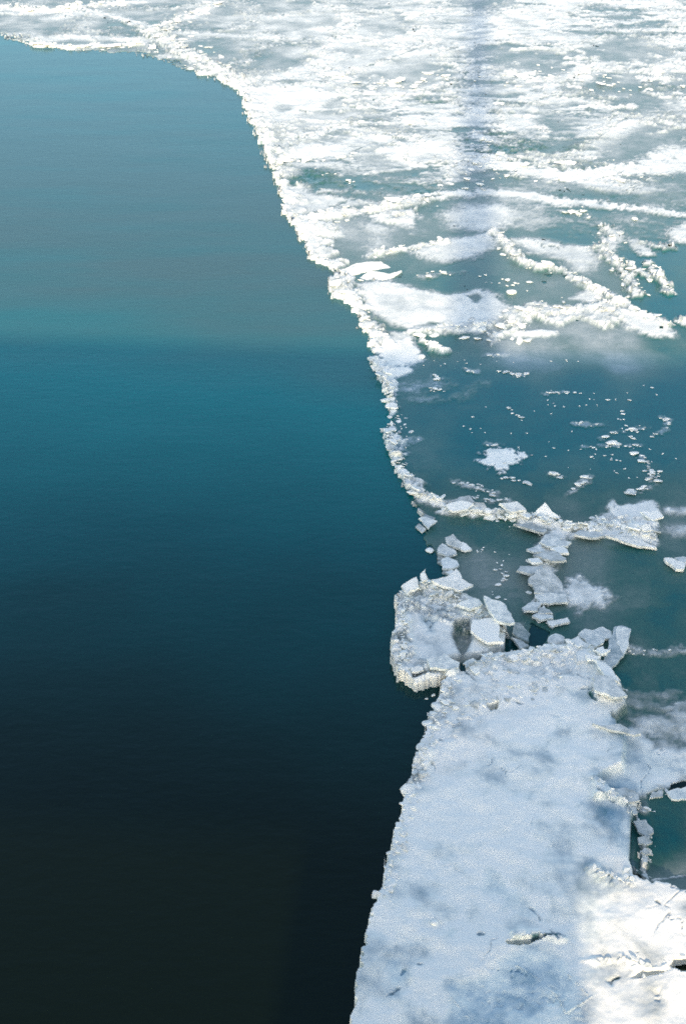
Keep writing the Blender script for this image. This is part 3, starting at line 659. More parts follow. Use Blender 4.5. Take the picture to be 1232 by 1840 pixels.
def components(mask):
    """4-connected labels on the face grid"""
    lab = np.zeros(mask.shape, np.int32)
    h, w = mask.shape
    n, sizes = 0, [0]
    mk = mask.tolist()
    L = [[0] * w for _ in range(h)]
    for j in range(h):
        row = mk[j]
        for i in range(w):
            if row[i] and not L[j][i]:
                n += 1; c = 0
                st = [(j, i)]; L[j][i] = n
                while st:
                    a, b = st.pop(); c += 1
                    if a > 0 and mk[a - 1][b] and not L[a - 1][b]: L[a - 1][b] = n; st.append((a - 1, b))
                    if a < h - 1 and mk[a + 1][b] and not L[a + 1][b]: L[a + 1][b] = n; st.append((a + 1, b))
                    if b > 0 and mk[a][b - 1] and not L[a][b - 1]: L[a][b - 1] = n; st.append((a, b - 1))
                    if b < w - 1 and mk[a][b + 1] and not L[a][b + 1]: L[a][b + 1] = n; st.append((a, b + 1))
                sizes.append(c)
    return np.array(L, np.int32), np.array(sizes)

FACE = (DOM[:-1, :-1] | DOM[1:, :-1] | DOM[:-1, 1:] | DOM[1:, 1:])
FFID = np.where(DOM[:-1, :-1], FID[:-1, :-1], np.where(DOM[1:, 1:], FID[1:, 1:], np.where(DOM[1:, :-1], FID[1:, :-1], FID[:-1, 1:])))
FFID = np.where(FACE, FFID, -1)
IDX = np.arange(NV * NU).reshape(NV, NU)
FP3 = P3.reshape(-1, 3); FN = NRM.reshape(-1, 3); FC = COVER.ravel(); FT = TONE.ravel()

def cut(name, fmask, parent):
    j, i = np.nonzero(fmask)
    if not len(j): return None
    q = np.stack([IDX[j + 1, i], IDX[j + 1, i + 1], IDX[j, i + 1], IDX[j, i]], 1)
    uq, inv = np.unique(q, return_inverse=True)
    inv = inv.reshape(-1, 4).astype(np.int32)
    me = bpy.data.meshes.new(name)
    me.vertices.add(len(uq)); me.loops.add(inv.size); me.polygons.add(len(inv))
    co = FP3[uq] - np.array(parent.location)
    me.vertices.foreach_set('co', co.ravel().astype(np.float32))
    me.loops.foreach_set('vertex_index', inv.ravel())
    me.polygons.foreach_set('loop_start', np.arange(0, inv.size, 4, dtype=np.int32))
    me.update(calc_edges=True)
    me.polygons.foreach_set('use_smooth', np.ones(len(inv), bool))
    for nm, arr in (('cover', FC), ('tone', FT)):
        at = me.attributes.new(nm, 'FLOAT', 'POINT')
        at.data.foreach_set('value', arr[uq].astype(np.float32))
    me.normals_split_custom_set_from_vertices(FN[uq].tolist())
    me.materials.append(ICE)
    o = bpy.data.objects.new(name, me); COL.objects.link(o); o.parent = parent
    return o

sm = np.maximum.reduce([SNOW[:-1, :-1], SNOW[1:, 1:]])
SMASK = (sm > .5) & FACE
ids = [i for i in np.unique(FFID) if i >= 0]
floe_obj = {}
for fid in ids:
    fm = FFID == fid
    jj, ii = np.nonzero(fm)
    if len(jj) < 60: continue
    c = (float(np.median(X[jj, ii])), float(np.median(Y[jj, ii])), 0)
    if fid < 100: _, nm, lab = FLOES[fid]
    else: nm, lab = 'pack_ice_floe', SEEDS[fid - 100][1]
    e = thing(nm, c, lab, 'ice floe', 'floes of the frozen pack' if fid >= 100 else None)
    floe_obj[fid] = e
    j0, j1, i0, i1 = jj.min(), jj.max() + 1, ii.min(), ii.max() + 1
    f_ = fm[j0:j1, i0:i1]
    sub = f_ & SMASK[j0:j1, i0:i1]
    def drop_small(mask, n):
        l_, sz = components(mask)
        return mask & (sz[l_] >= n)
    sub = drop_small(sub, 120)
    rest = drop_small(f_ & ~sub, 160)
    sub = f_ & ~rest
    for nm_, mk_ in (('snow_patch', sub), ('ice_sheet', rest)):
        l_, sz = components(mk_)
        for k in range(1, len(sz)):
            full = np.zeros(fm.shape, bool)
            full[j0:j1, i0:i1] = l_ == k
            if sz[k] >= 12: cut(nm_, full, e)

# far side of the pack, out to the horizon
me = bpy.data.meshes.new('distant_ice')
x0, y0 = G(-150, vs[0]); x1, _ = G(1400, vs[0])
me.from_pydata([(x0, y0, .03), (x1, y0, .03), (600, 3000, .03), (-700, 3000, .03)], [], [(0, 1, 2, 3)])
for nm, val in (('cover', .8), ('tone', .3)):
    at = me.attributes.new(nm, 'FLOAT', 'POINT'); at.data.foreach_set('value', [val] * 4)
tag(link('distant_ice', me, ICE), 'far pack ice reaching to the horizon', kind='structure')

# ------------------------------------------------------------------ slabs, ridges, lumps
def hgt_at(x, y):
    """height of the ice surface under a ground point"""
    r_ = math.hypot(0, 0)
    # invert the survey projection
    dy = y; t = dy * cp + CAM_H * sp
    u = 616 + FPX * x / t
    v = 920 - FPX * (dy * sp - CAM_H * cp) / t
    i = int(np.clip(np.searchsorted(us, u), 0, NU - 1)); j = int(np.clip(np.searchsorted(vs, v), 0, NV - 1))
    return max(float(Z[j, i]), 0.0)

def slab_mesh(name, pts2, th):
    """pts2 local outline (counter-clockwise), a plate th thick with a chipped lower edge"""
    n = len(pts2)
    V_ = [(x, y, 0) for x, y in pts2] + [(x * .985, y * .985, th) for x, y in pts2]
    F_ = [tuple(range(n - 1, -1, -1)), tuple(range(n, 2 * n))] + [(i, (i + 1) % n, n + (i + 1) % n, n + i) for i in range(n)]
    me = bpy.data.meshes.new(name)
    me.from_pydata(V_, [], F_)
    return me

def traced_slab(name, px, mat, parent, th=.05, tilt=None, up=0.0, own=None):
    g = gp(px)
    c = g.mean(0)
    a = 0.5 * sum(g[i][0] * g[(i + 1) % len(g)][1] - g[(i + 1) % len(g)][0] * g[i][1] for i in range(len(g)))
    loc = [(x - c[0], y - c[1]) for x, y in g]
    if a < 0: loc = loc[::-1]
    # broken edges: extra corners with a little wander
    out = []
    for i in range(len(loc)):
        p, q = loc[i], loc[(i + 1) % len(loc)]
        L = math.hypot(q[0] - p[0], q[1] - p[1])
        out.append(p)
        m_n = max(1, min(6, int(L / .085)))
        bow = random.uniform(-.05, .05) * L
        for q_ in range(1, m_n):
            f = q_ / m_n + random.uniform(-.25, .25) / m_n
            k = bow * math.sin(math.pi * f) * 1.5 + random.gauss(0, .013)
            out.append((p[0] + (q[0] - p[0]) * f - (q[1] - p[1]) / L * k, p[1] + (q[1] - p[1]) * f + (q[0] - p[0]) / L * k))
    me = slab_mesh(name, out, th)
    me.materials.append(mat)
    o = bpy.data.objects.new(name, me); COL.objects.link(o)
    tx, ty = tilt if tilt else (random.uniform(-5, 5), random.uniform(-5, 5))
    o.rotation_euler = (R(tx), R(ty), 0)
    rad = max(abs(y) for _, y in out) * abs(math.sin(R(tx))) + max(abs(x) for x, _ in out) * abs(math.sin(R(ty)))
    z = hgt_at(c[0], c[1]) + rad * .8 - .01 + up
    if parent is not None:
        o.parent = parent
        o.location = (c[0] - parent.location.x, c[1] - parent.location.y, z)
    else: o.location = (c[0], c[1], z)
    return o

PLATES = []
for k in range(14):
    n = random.choice((5, 6, 7, 8, 9))
    a0 = random.uniform(0, 6.28)
    pts = []
    for i in range(n):
        a = a0 + (i + random.uniform(-.3, .3)) * 2 * math.pi / n
        r = random.uniform(.5, 1.1)
        pts.append((r * math.cos(a), r * math.sin(a) * random.uniform(.55, .85)))
    m_ = slab_mesh('ice_slab', pts, .16)
    PLATES.append(m_)
def lump_mesh(seed):
    import bmesh
    bm = bmesh.new()
    bmesh.ops.create_icosphere(bm, subdivisions=2, radius=1)
    r2 = random.Random(seed)
    ax = [Vector((r2.gauss(0, 1), r2.gauss(0, 1), r2.gauss(0, .8))).normalized() for _ in range(9)]
    cut_ = [r2.uniform(.55, .9) for _ in ax]
    for v in bm.verts:
        for a, c_ in zip(ax, cut_):
            d = v.co.dot(a)
            if d > c_: v.co -= a * (d - c_) * .9
        v.co *= 1 + r2.uniform(-.06, .06)
        v.co.z *= .62
    me = bpy.data.meshes.new('ice_lump'); bm.to_mesh(me); bm.free()
    return me
LUMPS = [lump_mesh(s) for s in range(8)]
PL = {}
def variant(me, mat):
    k = (me.name, mat.name)
    if k not in PL:
        c = me.copy(); c.materials.clear(); c.materials.append(mat); PL[k] = c
    return PL[k]

def ridge(label, path, n, size, height, spread, name='ice_ridge', mats=(SLAB, SLAB_WHITE, SLAB_WHITE), lumps=.35, tilt=28, cat='ice ridge', floor=False):
    far = float(np.mean([p[1] for p in path])) < 640
    if far: n, lumps, tilt = int(n * .7), .15, 9
    else: n = int(n * 1.7)
    g = gp(path)
    seg = [np.hypot(*(g[i + 1] - g[i])) for i in range(len(g) - 1)]
    tot = sum(seg)
    e = thing(name, (float(g[:, 0].mean()), float(g[:, 1].mean()), 0.0), label, cat)
    for k in range(n):
        s_ = (k + random.random()) / n * tot
        i = 0
        while i < len(seg) - 1 and s_ > seg[i]: s_ -= seg[i]; i += 1
        p = g[i] + (g[i + 1] - g[i]) * (s_ / seg[i])
        nrm = np.array([-(g[i + 1] - g[i])[1], (g[i + 1] - g[i])[0]]) / seg[i]
        off = random.gauss(0, .5) * spread * (1.8 if random.random() < .2 else 1)
        p = p + nrm * off
        r = size[0] * .45 + (size[1] * (1.15 if random.random() < .2 else .8) - size[0] * .45) * random.random() ** 2.4
        lump = random.random() < lumps
        base = random.choice(LUMPS if lump else PLATES)
        o = bpy.data.objects.new('ice_lump' if lump else 'ice_slab', variant(base, random.choice(mats)))
        COL.objects.link(o); o.parent = e
        hz = hgt_at(p[0], p[1])
        if hz <= 0:
            bpy.data.objects.remove(o); continue
        q = height * max(0, 1 - abs(off) / (spread + 1e-6)) * random.random()
        o.location = (p[0] - e.location.x, p[1] - e.location.y, hz + q * (.5 if far else .8) - r * (.25 if lump else .0))
        o.rotation_euler = (R(random.gauss(0, tilt * .6)), R(random.gauss(0, tilt * .6)), random.uniform(0, 6.28))
        zs = random.uniform(.35, .75) if lump else min(1.2, random.uniform(.04, .08) / (.16 * r))
        o.scale = (r, r * random.uniform(.7, 1), r * zs)
    return e

T = traced_slab
# cross ridge
e = ridge('white ridge of broken slabs running across the dark sheets to the snowy heap', [(745, 888), (800, 912), (870, 928), (950, 938), (1010, 952), (1080, 962)], 95, (.07, .22), .12, .20)
T('ice_slab', [(806, 909), (824, 903), (843, 901), (853, 912), (830, 914)], SLAB, e, .04, (6, -3), .04)
T('ice_slab', [(959, 939), (973, 925), (989, 934), (1005, 940)], SLAB_WHITE, e, .06, (32, 8), .05)
T('ice_slab', [(920, 953), (954, 947), (981, 962), (975, 970)], SLAB, e, .05, (-8, 5), .03)
T('ice_slab', [(800, 922), (830, 918), (850, 924), (838, 931), (812, 932)], SLAB_WHITE, e, .05, (10, -6), .04)
T('ice_slab', [(893, 929), (925, 922), (944, 934), (915, 940)], SLAB_WHITE, e, .06, (8, 10), .05)
e = ridge('snowy heap of slabs at the right end of the cross ridge', [(1050, 958), (1090, 940), (1130, 955), (1172, 978)], 55, (.08, .24), .08, .32, 'ice_heap', cat='ice heap')
T('ice_slab', [(1085, 974), (1140, 975), (1179, 992), (1130, 986)], SLAB_WHITE, e, .06, (5, 2), .04)
T('ice_slab', [(1040, 962), (1072, 960), (1085, 972), (1060, 978), (1030, 972)], SLAB, e, .05, (-6, 4), .04)
T('ice_slab', [(1147, 932), (1180, 930), (1190, 938), (1170, 944)], SLAB_WHITE, e, .05, (8, 4), .03)
# descending slab ridge
e = ridge('column of overlapping flat pale slabs descending from the cross ridge', [(1000, 965), (985, 995), (965, 1030), (975, 1070), (965, 1100), (985, 1122)], 34, (.07, .2), .06, .16)
for px, mt in [([(978, 970), (1005, 969), (1004, 981), (1025, 984), (1019, 991), (981, 992), (967, 985)], SLAB), ([(944, 996), (970, 987), (978, 1000), (959, 1001)], SLAB), ([(1008, 989), (1020, 1005), (1000, 1007), (986, 997)], SLAB_WHITE),
               ([(955, 1008), (978, 1001), (1000, 1005), (1016, 1024), (989, 1024)], SLAB), ([(926, 1038), (932, 1028), (973, 1026), (975, 1035), (954, 1046)], SLAB), ([(946, 1018), (965, 1014), (973, 1022), (954, 1026)], SLAB_WHITE),
               ([(946, 1055), (962, 1038), (989, 1041), (1008, 1058), (1017, 1078), (958, 1076), (955, 1065)], SLAB), ([(959, 1077), (1016, 1079), (1019, 1092), (970, 1092)], SLAB), ([(936, 1101), (954, 1090), (971, 1092), (965, 1107), (940, 1107)], SLAB),
               ([(967, 1098), (986, 1105), (992, 1113), (965, 1111)], SLAB), ([(954, 1115), (965, 1109), (992, 1115), (993, 1120), (970, 1123)], SLAB), ([(981, 1124), (1018, 1118), (1023, 1126), (991, 1134)], SLAB_WHITE)]:
    T('ice_slab', px, mt, e, .05, (random.uniform(-7, 7), random.uniform(-7, 7)), .05)
# slab corner of the foreground floe
e = ridge('rafted clear slabs stacked at the far corner of the large pale floe', [(1020, 1176), (1060, 1185), (1080, 1205), (1105, 1255)], 26, (.06, .16), .06, .2, 'ice_stack', cat='ice slabs')
for px, mt, tl, up in [([(1101, 1140), (1114, 1138), (1131, 1145), (1128, 1159), (1119, 1188), (1106, 1202), (1083, 1218), (1069, 1211), (1075, 1200), (1090, 1175)], SLAB_CLEAR, (3, -4), .04), ([(1108, 1140), (1131, 1146), (1127, 1160), (1118, 1188), (1112, 1180), (1104, 1158)], SLAB, (3, -4), .10),
                   ([(1058, 1144), (1080, 1137), (1096, 1144), (1101, 1157), (1082, 1157)], SLAB, (5, 2), .06), ([(1035, 1157), (1047, 1147), (1063, 1149), (1085, 1159), (1082, 1168), (1068, 1176), (1051, 1171)], SLAB, (4, 5), .12), ([(1013, 1170), (1035, 1160), (1051, 1172), (1068, 1177), (1054, 1182), (1020, 1180)], SLAB_WHITE, (6, 3), .06),
                   ([(1060, 1197), (1092, 1196), (1076, 1204)], SLAB_WHITE, (4, 2), .14), ([(1047, 1207), (1075, 1210), (1066, 1216), (1051, 1214)], SLAB_WHITE, (8, 0), .1), ([(1061, 1216), (1082, 1221), (1096, 1233), (1108, 1252), (1082, 1242)], SLAB_WHITE, (4, 6), .06),
                   ([(1058, 1252), (1094, 1247), (1122, 1280), (1094, 1284), (1063, 1275)], SLAB, (3, 6), .05), ([(1068, 1182), (1080, 1178), (1088, 1190), (1070, 1192)], SLAB_WHITE, (8, 5), .14), ([(1060, 1322), (1110, 1322), (1148, 1338), (1125, 1339)], SLAB, (2, 2), .02)]:
    T('ice_slab', px, mt, e, .05, tl, up)
# block rubble
e = ridge('jumble of upended slabs frozen on top of the small square block', [(745, 1068), (780, 1080), (820, 1100), (870, 1130), (900, 1155)], 80, (.05, .17), .12, .34, 'ice_heap', cat='ice heap', tilt=40)
for px, mt, tl in [([(773, 1071), (800, 1065), (817, 1052), (828, 1067), (848, 1075), (821, 1085), (795, 1080)], SLAB_WHITE, (8, 4)), ([(819, 1113), (839, 1104), (857, 1103), (865, 1111), (843, 1120)], SLAB, (6, 3)), ([(865, 1107), (903, 1118), (922, 1148), (894, 1148), (874, 1129)], SLAB, (5, 6)),
                   ([(848, 1140), (887, 1137), (896, 1153), (894, 1170), (903, 1179), (874, 1179), (843, 1157)], SLAB_WHITE, (3, -3)), ([(765, 1212), (795, 1203), (824, 1216), (821, 1225), (800, 1228), (771, 1226)], SLAB, (5, 2)), ([(737, 1221), (758, 1220), (760, 1224), (739, 1227)], SLAB_WHITE, (12, 0)),
                   ([(720, 1080), (748, 1070), (752, 1084), (730, 1092)], SLAB_WHITE, (14, -8)), ([(753, 1062), (762, 1055), (767, 1068), (757, 1072)], SLAB_WHITE, (18, 4))]:
    T('ice_slab', px, mt, e, .06, tl, .06)
e = ridge('low white wall of lumps along the water side of the small square block', [(730, 1078), (726, 1110), (727, 1150), (723, 1180), (728, 1212), (742, 1228)], 48, (.05, .13), .10, .12, 'rubble_bank', cat='ice rubble', mats=(SLAB_WHITE,), lumps=.75)
# lumps along the foreground floe's edge
ridge('bumpy rim of frozen lumps along the water side of the large pale floe', [(815, 1236), (795, 1275), (782, 1310), (765, 1360), (752, 1400), (738, 1450), (722, 1510), (706, 1570), (688, 1640)], 90, (.05, .16), .05, .16, 'rubble_bank', cat='ice rubble', mats=(SLAB_WHITE,), lumps=.7, tilt=18)
ridge('belt of half buried slabs across the top of the large pale floe', [(840, 1218), (890, 1200), (960, 1195), (1020, 1190)], 60, (.05, .16), .06, .3, 'slab_belt', cat='ice slabs', mats=(SLAB, SLAB_WHITE), lumps=.5, tilt=20)
ridge('line of half buried slabs curving below the corner of the large pale floe', [(800, 1290), (850, 1285), (900, 1270), (960, 1255), (1010, 1245)], 34, (.05, .13), .05, .25, 'slab_belt', cat='ice slabs', mats=(SLAB, SLAB_WHITE), lumps=.5, tilt=20)
# brash string
e = ridge('thin string of small ice lumps leading down beside the dark clear sheet', [(1065, 1415), (1090, 1432), (1120, 1445), (1135, 1470), (1150, 1495), (1163, 1510), (1156, 1530), (1157, 1560), (1158, 1580)], 62, (.03, .09), .03, .10, 'brash_string', cat='ice lumps')
for px in ([(1099, 1431), (1119, 1429), (1144, 1443), (1146, 1454), (1121, 1462), (1103, 1452)], [(1135, 1486), (1158, 1484), (1172, 1507), (1160, 1514), (1144, 1505)], [(1142, 1521), (1156, 1517), (1169, 1528), (1144, 1531)], [(1148, 1546), (1156, 1540), (1165, 1550), (1156, 1552)], [(1152, 1554), (1161, 1553), (1160, 1564), (1153, 1563)], [(1125, 1462), (1140, 1461), (1142, 1474), (1133, 1476)]):
    T('ice_slab', px, SLAB, e, .04, None, .01)
e = ridge('small broken slabs along the dark crack at the right side', [(1170, 1432), (1190, 1428), (1225, 1430), (1250, 1440)], 16, (.04, .1), .03, .1, 'brash_string', cat='ice slabs')
T('ice_slab', [(1165, 1438), (1182, 1424), (1190, 1427), (1189, 1435)], SLAB, e, .04)
T('ice_slab', [(1195, 1429), (1232, 1417), (1250, 1441), (1205, 1441)], SLAB, e, .04, (2, 3))
ridge('crumbled edge of the sunlit snow beside the small dark hole', [(1060, 1580), (1090, 1597), (1120, 1600), (1135, 1580)], 26, (.03, .09), .03, .12, 'brash_string', cat='ice lumps', mats=(SLAB_WHITE,))
ridge('crumbled edge of snow along the olive crack in the sun', [(1130, 1748), (1160, 1758), (1200, 1752), (1240, 1735)], 26, (.03, .09), .03, .12, 'brash_string', cat='ice lumps', mats=(SLAB_WHITE,))
# mid and far ridges
ridge('ragged ridge of white rubble at the border of the bridge shadow', [(745, 598), (830, 596), (885, 612), (920, 590), (960, 560), (1010, 565), (1060, 556), (1105, 562)], 110, (.10, .32), .2, .55)
ridge('winding ridge of white rubble round the grey green floe', [(888, 420), (905, 442), (930, 470), (970, 484), (1010, 489), (1045, 510), (1085, 530), (1140, 560), (1200, 590)], 100, (.10, .28), .18, .3)
ridge('scattered string of white rubble on the deep blue thin ice', [(1165, 475), (1182, 505), (1204, 530)], 40, (.10, .24), .12, .25, 'brash_string', cat='ice lumps')
ridge('loose swarm of white rubble between the hooked drift and the deep blue ice', [(1092, 410), (1080, 450), (1108, 478), (1130, 500), (1145, 535)], 70, (.10, .26), .12, .6, 'brash_string', cat='ice lumps')
ridge('long curved ridge of rubble rising from the open water edge', [(520, 397), (580, 391), (640, 382), (700, 373), (765, 357)], 80, (.15, .4), .25, .55)
ridge('thin pressed ridge pointing from the drift towards the lead', [(660, 463), (720, 450), (800, 437)], 40, (.12, .28), .15, .25)
e = ridge('broken white rubble along the upper edge of the open water', [(440, 170), (452, 215), (475, 262), (495, 310), (508, 350), (514, 388), (545, 430)], 100, (.12, .36), .15, .5, 'edge_rubble', cat='ice rubble', mats=(SLAB_WHITE,))
e = ridge('broken white rubble along the bulging middle edge of the open water', [(560, 462), (600, 488), (600, 520), (630, 545), (655, 590), (672, 615)], 100, (.12, .32), .15, .5, 'edge_rubble', cat='ice rubble', mats=(SLAB_WHITE,))
T('ice_slab', [(612, 490), (640, 476), (685, 472), (704, 482), (660, 489), (630, 497)], SLAB_WHITE, e, .05, (2, 2), -.06)
T('ice_slab', [(640, 502), (660, 489), (700, 495), (722, 490), (700, 503), (665, 508)], SLAB_WHITE, e, .05, (2, -2), -.05)
ridge('narrow jagged line of small slabs edging the dark sheet in the shade', [(668, 655), (690, 690), (703, 735), (698, 790), (712, 835), (728, 868)], 130, (.07, .21), .08, .24, 'edge_rubble', cat='ice rubble')
ridge('channel of crushed ice leading away from the lead corner', [(270, 55), (300, 75), (335, 98), (375, 120), (430, 150)], 110, (.2, .6), .25, 1.6, 'edge_rubble', cat='ice rubble', mats=(SLAB, SLAB_WHITE))
ridge('far rubble line along the white rim beside the rimmed grey floe', [(0, 14), (80, 21), (150, 15), (230, 5)], 70, (.3, .7), .3, 1.4, mats=(SLAB_WHITE,))
ridge('rubble rim along the near side of the rimmed grey floe', [(72, 82), (130, 87), (200, 86), (250, 82)], 60, (.25, .6), .25, .9, mats=(SLAB_WHITE,))
ridge('far rubble seam running up from the crushed channel', [(280, 58), (335, 33), (385, 6)], 50, (.25, .6), .3, .8, mats=(SLAB_WHITE,))
ridge('scattered far rubble on the bright pack right of the mast shadow', [(900, 130), (1000, 150), (1100, 140), (1200, 165)], 90, (.2, .6), .3, 5.0, mats=(SLAB_WHITE,))
ridge('scattered far rubble on the pack left of the mast shadow', [(600, 150), (700, 145), (780, 160)], 70, (.2, .6), .35, 4.0, mats=(SLAB_WHITE,))
ridge('scattered rubble on the tan stained drifts', [(880, 290), (960, 308), (1050, 318), (1160, 305)], 80, (.12, .4), .2, 1.6, mats=(SLAB_WHITE,))
ridge('small slabs broken up in the shadow of the mast', [(850, 250), (870, 310), (855, 345)], 60, (.12, .4), .15, 1.2)
ridge('small slabs at the foot of the white bar near the lead', [(480, 290), (560, 288), (640, 280)], 46, (.12, .4), .15, .6, mats=(SLAB_WHITE,))

# loose pieces by the water's edge and on the sheets: each a thing of its own
def loose(px, mat, label, th=.05, tilt=None, up=.0, name='ice_slab', cat='ice slab', group=None):
    o = T(name, px, mat, None, th, tilt, up)
    return tag(o, label, cat, group)
loose([(751, 941), (765, 938), (785, 944), (769, 957)], SLAB, 'pale kite shaped slab, topmost of the small cluster at the water edge', .04, (4, 3), .06)
loose([(746, 950), (753, 945), (765, 954), (758, 960)], SLAB, 'small pale slab tucked under the kite shaped slab at the water edge', .04, (3, 0), .01)
loose([(756, 934), (763, 927), (782, 933), (774, 939)], SLAB_CLEAR, 'dark translucent slab just behind the kite shaped slab', .03, (2, 2))
loose([(798, 979), (812, 973), (829, 987), (835, 996), (803, 989)], SLAB, 'pale triangular slab with peaked top on the small grey green sheet', .05, (10, 6), .05)
loose([(829, 983), (847, 994), (835, 997), (827, 995)], SLAB_WHITE, 'thin pointed shard beside the peaked triangular slab', .05, (6, 2), .04)
loose([(785, 995), (793, 987), (818, 998), (820, 1003), (801, 1008), (786, 1003)], SLAB, 'rounded pale slab in front of the peaked triangular slab', .05, (4, 4), .03)
loose([(792, 1014), (803, 1010), (820, 1016), (824, 1023), (810, 1029), (793, 1029)], SLAB, 'broad grey slab on the water edge above the small square block', .05, (4, 2), .03)
loose([(799, 1036), (810, 1032), (823, 1035), (812, 1043)], SLAB_WHITE, 'small diamond shaped slab under the broad grey slab', .05, (6, 4), .03)
loose([(900, 1106), (911, 1106), (916, 1111), (909, 1118)], SLAB, 'little three cornered slab alone on the grey green sheet', .04, (4, 4), .02)
loose([(918, 1133), (931, 1133), (951, 1149), (949, 1161), (918, 1150)], SLAB_CLEAR, 'clear grey slab leaning between the block and the large floe', .05, (8, 8), .06)
loose([(916, 1154), (949, 1166), (933, 1173)], SLAB, 'narrow pale shard in the dark gap beside the clear grey slab', .05, (5, 4), .03)
loose([(1190, 1012), (1205, 1012), (1230, 1020), (1226, 1030), (1212, 1030), (1200, 1021)], SLAB_WHITE, 'white slab lying alone by the crack at the right side', .07, (4, 2), .03)
loose([(1209, 1009), (1225, 1006), (1242, 1010), (1236, 1018), (1220, 1015)], SLAB, 'flat pale slab behind the lone white slab at the right side', .05, (3, 2), .02)
loose([(708, 1075), (714, 1071), (718, 1077), (712, 1080)], SLAB_WHITE, 'tiny shard poking into the water at the corner of the square block', .04, (8, 5), .02)

def lump_thing(u, v, r, label, sq=.8, mat=SLAB_WHITE, name='ice_lump', cat='ice lump', group=None, base=None):
    x, y = G(u, v)
    o = bpy.data.objects.new(name, variant(base or random.choice(LUMPS), mat)); COL.objects.link(o)
    s_ = r * float(mpp(v))
    o.location = (float(x), float(y), hgt_at(float(x), float(y)) + s_ * .2)
    o.scale = (s_, s_ * sq, s_ * .7)
    o.rotation_euler = (0, 0, random.uniform(0, 6.28))
    return tag(o, label, cat, group)
lump_thing(997, 1156, 20, 'round white boulder of ice in the dark gap above the large floe', .85)
lump_thing(772, 991, 9, 'white lump with a dark hollow on the edge of the open water', .9)
lump_thing(1127, 1168, 4, 'tiny white lump on the rim of the big clear slab')
lump_thing(778, 1250, 5, 'small white lump floating in the green cove by the square block')
lump_thing(766, 1256, 3, 'smallest floating crumb in the green cove by the square block')
lump_thing(918, 528, 11, 'cream coloured lump of ice on the grey floe by the white drift')
lump_thing(868, 1288, 5, 'small lump beside the dark hole in the large floe')
lump_thing(778, 1680, 8, 'bright white lump in the grey thaw spot of the large floe')
lump_thing(1139, 396, 7, 'single round lump beside the pale drift on the right')
lump_thing(757, 645, 8, 'small white lump at the tip of the first white tongue in the shade')

# fragments scattered on the dark sheet
FRAG = []
FRAG_WHERE = ['in the short trail below the ragged ridge near the lead', 'beside the first white tongue in the shade', 'in the curved drift near the narrow slab edge', 'just inside the bridge shadow under the ragged ridge', 'in the small group left of the long fragment streak', 'in the long streak near the top of the dark sheet', 'at the bright end of the upper streak on the dark sheet', 'in the level streak at the upper middle of the dark sheet', 'in the hooked string at the middle of the dark sheet', 'in the slanting streak left of the ring of fragments', 'in the short level streak at the centre of the dark sheet', 'in the left arc of the ring of fragments', 'in the right arc of the ring of fragments', 'in the level row across the ring of fragments', 'among the larger bits crossing the ring of fragments', 'in the descending tail below the ring of fragments', 'at the bright foot of the tail below the ring of fragments', 'left of the descending tail of fragments', 'in the crescent below the ragged white patch', 'just behind the ragged white patch', 'right below the ragged white patch', 'in the tight clump right of the ragged white patch', 'in the slanting row above the snowy heap', 'in the pair of bits above the cross ridge', 'in the row right behind the cross ridge', 'near the narrow slab edge of the lead', 'strewn thinly over the right part of the dark sheet', 'strewn thinly over the lower part of the dark sheet', 'strewn thinly along the shadow border', 'in the zigzag on the small grey green sheet', 'near the peaked slab on the small grey green sheet', 'on the grey ice behind the large smooth drift', 'on the grey floe under the hooked drift', 'by the dark blue pool of thin ice', 'right of the big clear slab', 'by the near corner of the large floe', 'beside the brash string at the right', 'on the blue grey band near the lead']
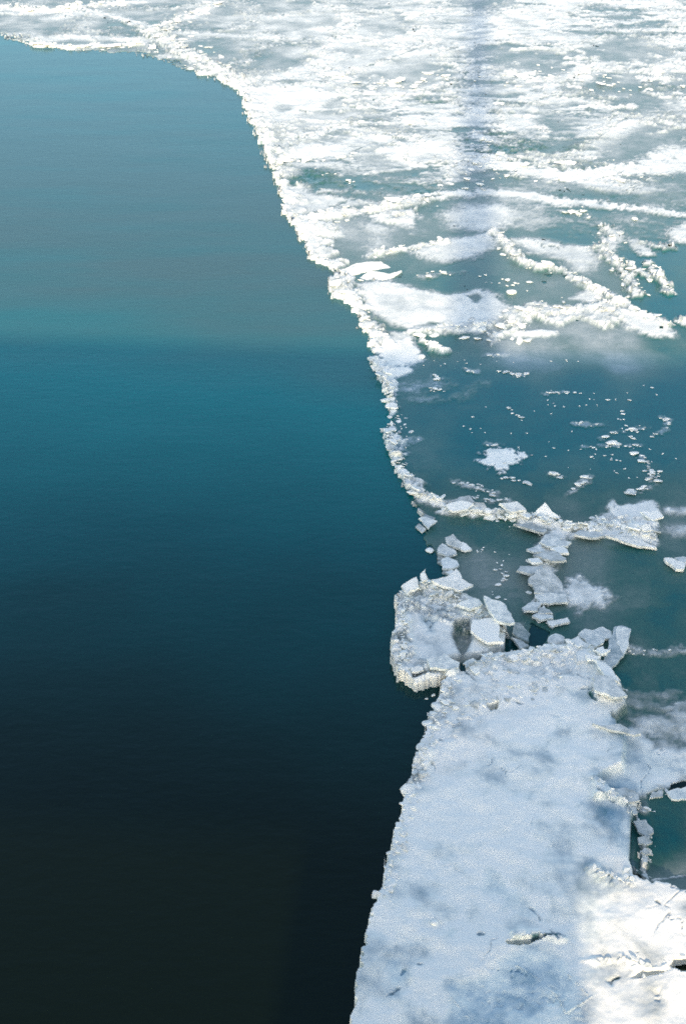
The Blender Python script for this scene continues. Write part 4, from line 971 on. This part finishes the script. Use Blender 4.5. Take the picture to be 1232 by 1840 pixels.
def frags(path, n, spread, r, lab):
    a = np.array(path, float)
    for k in range(n):
        t = random.random() * (len(a) - 1); i = min(int(t), len(a) - 2)
        p = a[i] + (a[i + 1] - a[i]) * (t - i)
        FRAG.append((p[0] + random.gauss(0, spread), p[1] + random.gauss(0, spread * .45), random.uniform(*r) * (1.7 if random.random() < .15 else 1), lab))
for a, lb in zip(FRAG_PATHS, FRAG_WHERE):
    frags(*a, 'small fragment ' + lb)
FRAG.sort(key=lambda f: -f[2] * float(mpp(f[1])) ** 0)
def frag_pose(u, v, r):
    return random.uniform(.45, .8), random.gauss(0, .5)
own = {}
for k, f in enumerate(FRAG[:270]): own.setdefault(f[3], []).append(k)
for lab, ks in own.items():
    ks.sort(key=lambda k: -FRAG[k][2])
    names = {ks[0]: 'largest '}
    r_ = sorted(ks[1:], key=lambda k: FRAG[k][0])
    if len(r_) > 1: names[r_[0]] = 'leftmost small '; names[r_[-1]] = 'rightmost small '
    r_ = sorted(r_[1:-1], key=lambda k: FRAG[k][1])
    if len(r_) > 1: names[r_[0]] = 'farthest small '; names[r_[-1]] = 'nearest small '
    for k in ks:
        u, v, r, l0 = FRAG[k]
        FRAG[k] = (u, v, r, names.get(k, 'small ') + l0[len('small '):])
for (u, v, r, lab) in FRAG[:270]:
    q, rz = frag_pose(u, v, r)
    o = lump_thing(u, v, r, lab, q, random.choice((SLAB_WHITE, SLAB_WHITE, SLAB)), 'ice_fragment', 'ice fragment', 'ice fragments scattered on the thin ice', random.choice(LUMPS))
    o.scale.z *= .55
    o.rotation_euler.z = rz
CV, CF = [], []
for (u, v, r, lab) in FRAG[270:]:
    x, y = G(u, v); k = r * float(mpp(v)); n = len(CV)
    me_ = random.choice(LUMPS); rz = random.uniform(0, 6.28); h0 = hgt_at(float(x), float(y))
    c_, s_ = math.cos(rz), math.sin(rz)
    CV += [(x + k * (p.co.x * c_ - .6 * p.co.y * s_), y + k * (p.co.x * s_ + .6 * p.co.y * c_), h0 + k * .2 + k * .4 * p.co.z) for p in me_.vertices]
    CF += [tuple(n + i for i in f.vertices) for f in me_.polygons]
me = bpy.data.meshes.new('ice_crumbs'); me.from_pydata(CV, [], CF)
tag(link('ice_crumbs', me, SLAB_WHITE), 'tiny white crumbs of ice strewn over the thin dark sheets', kind='stuff')
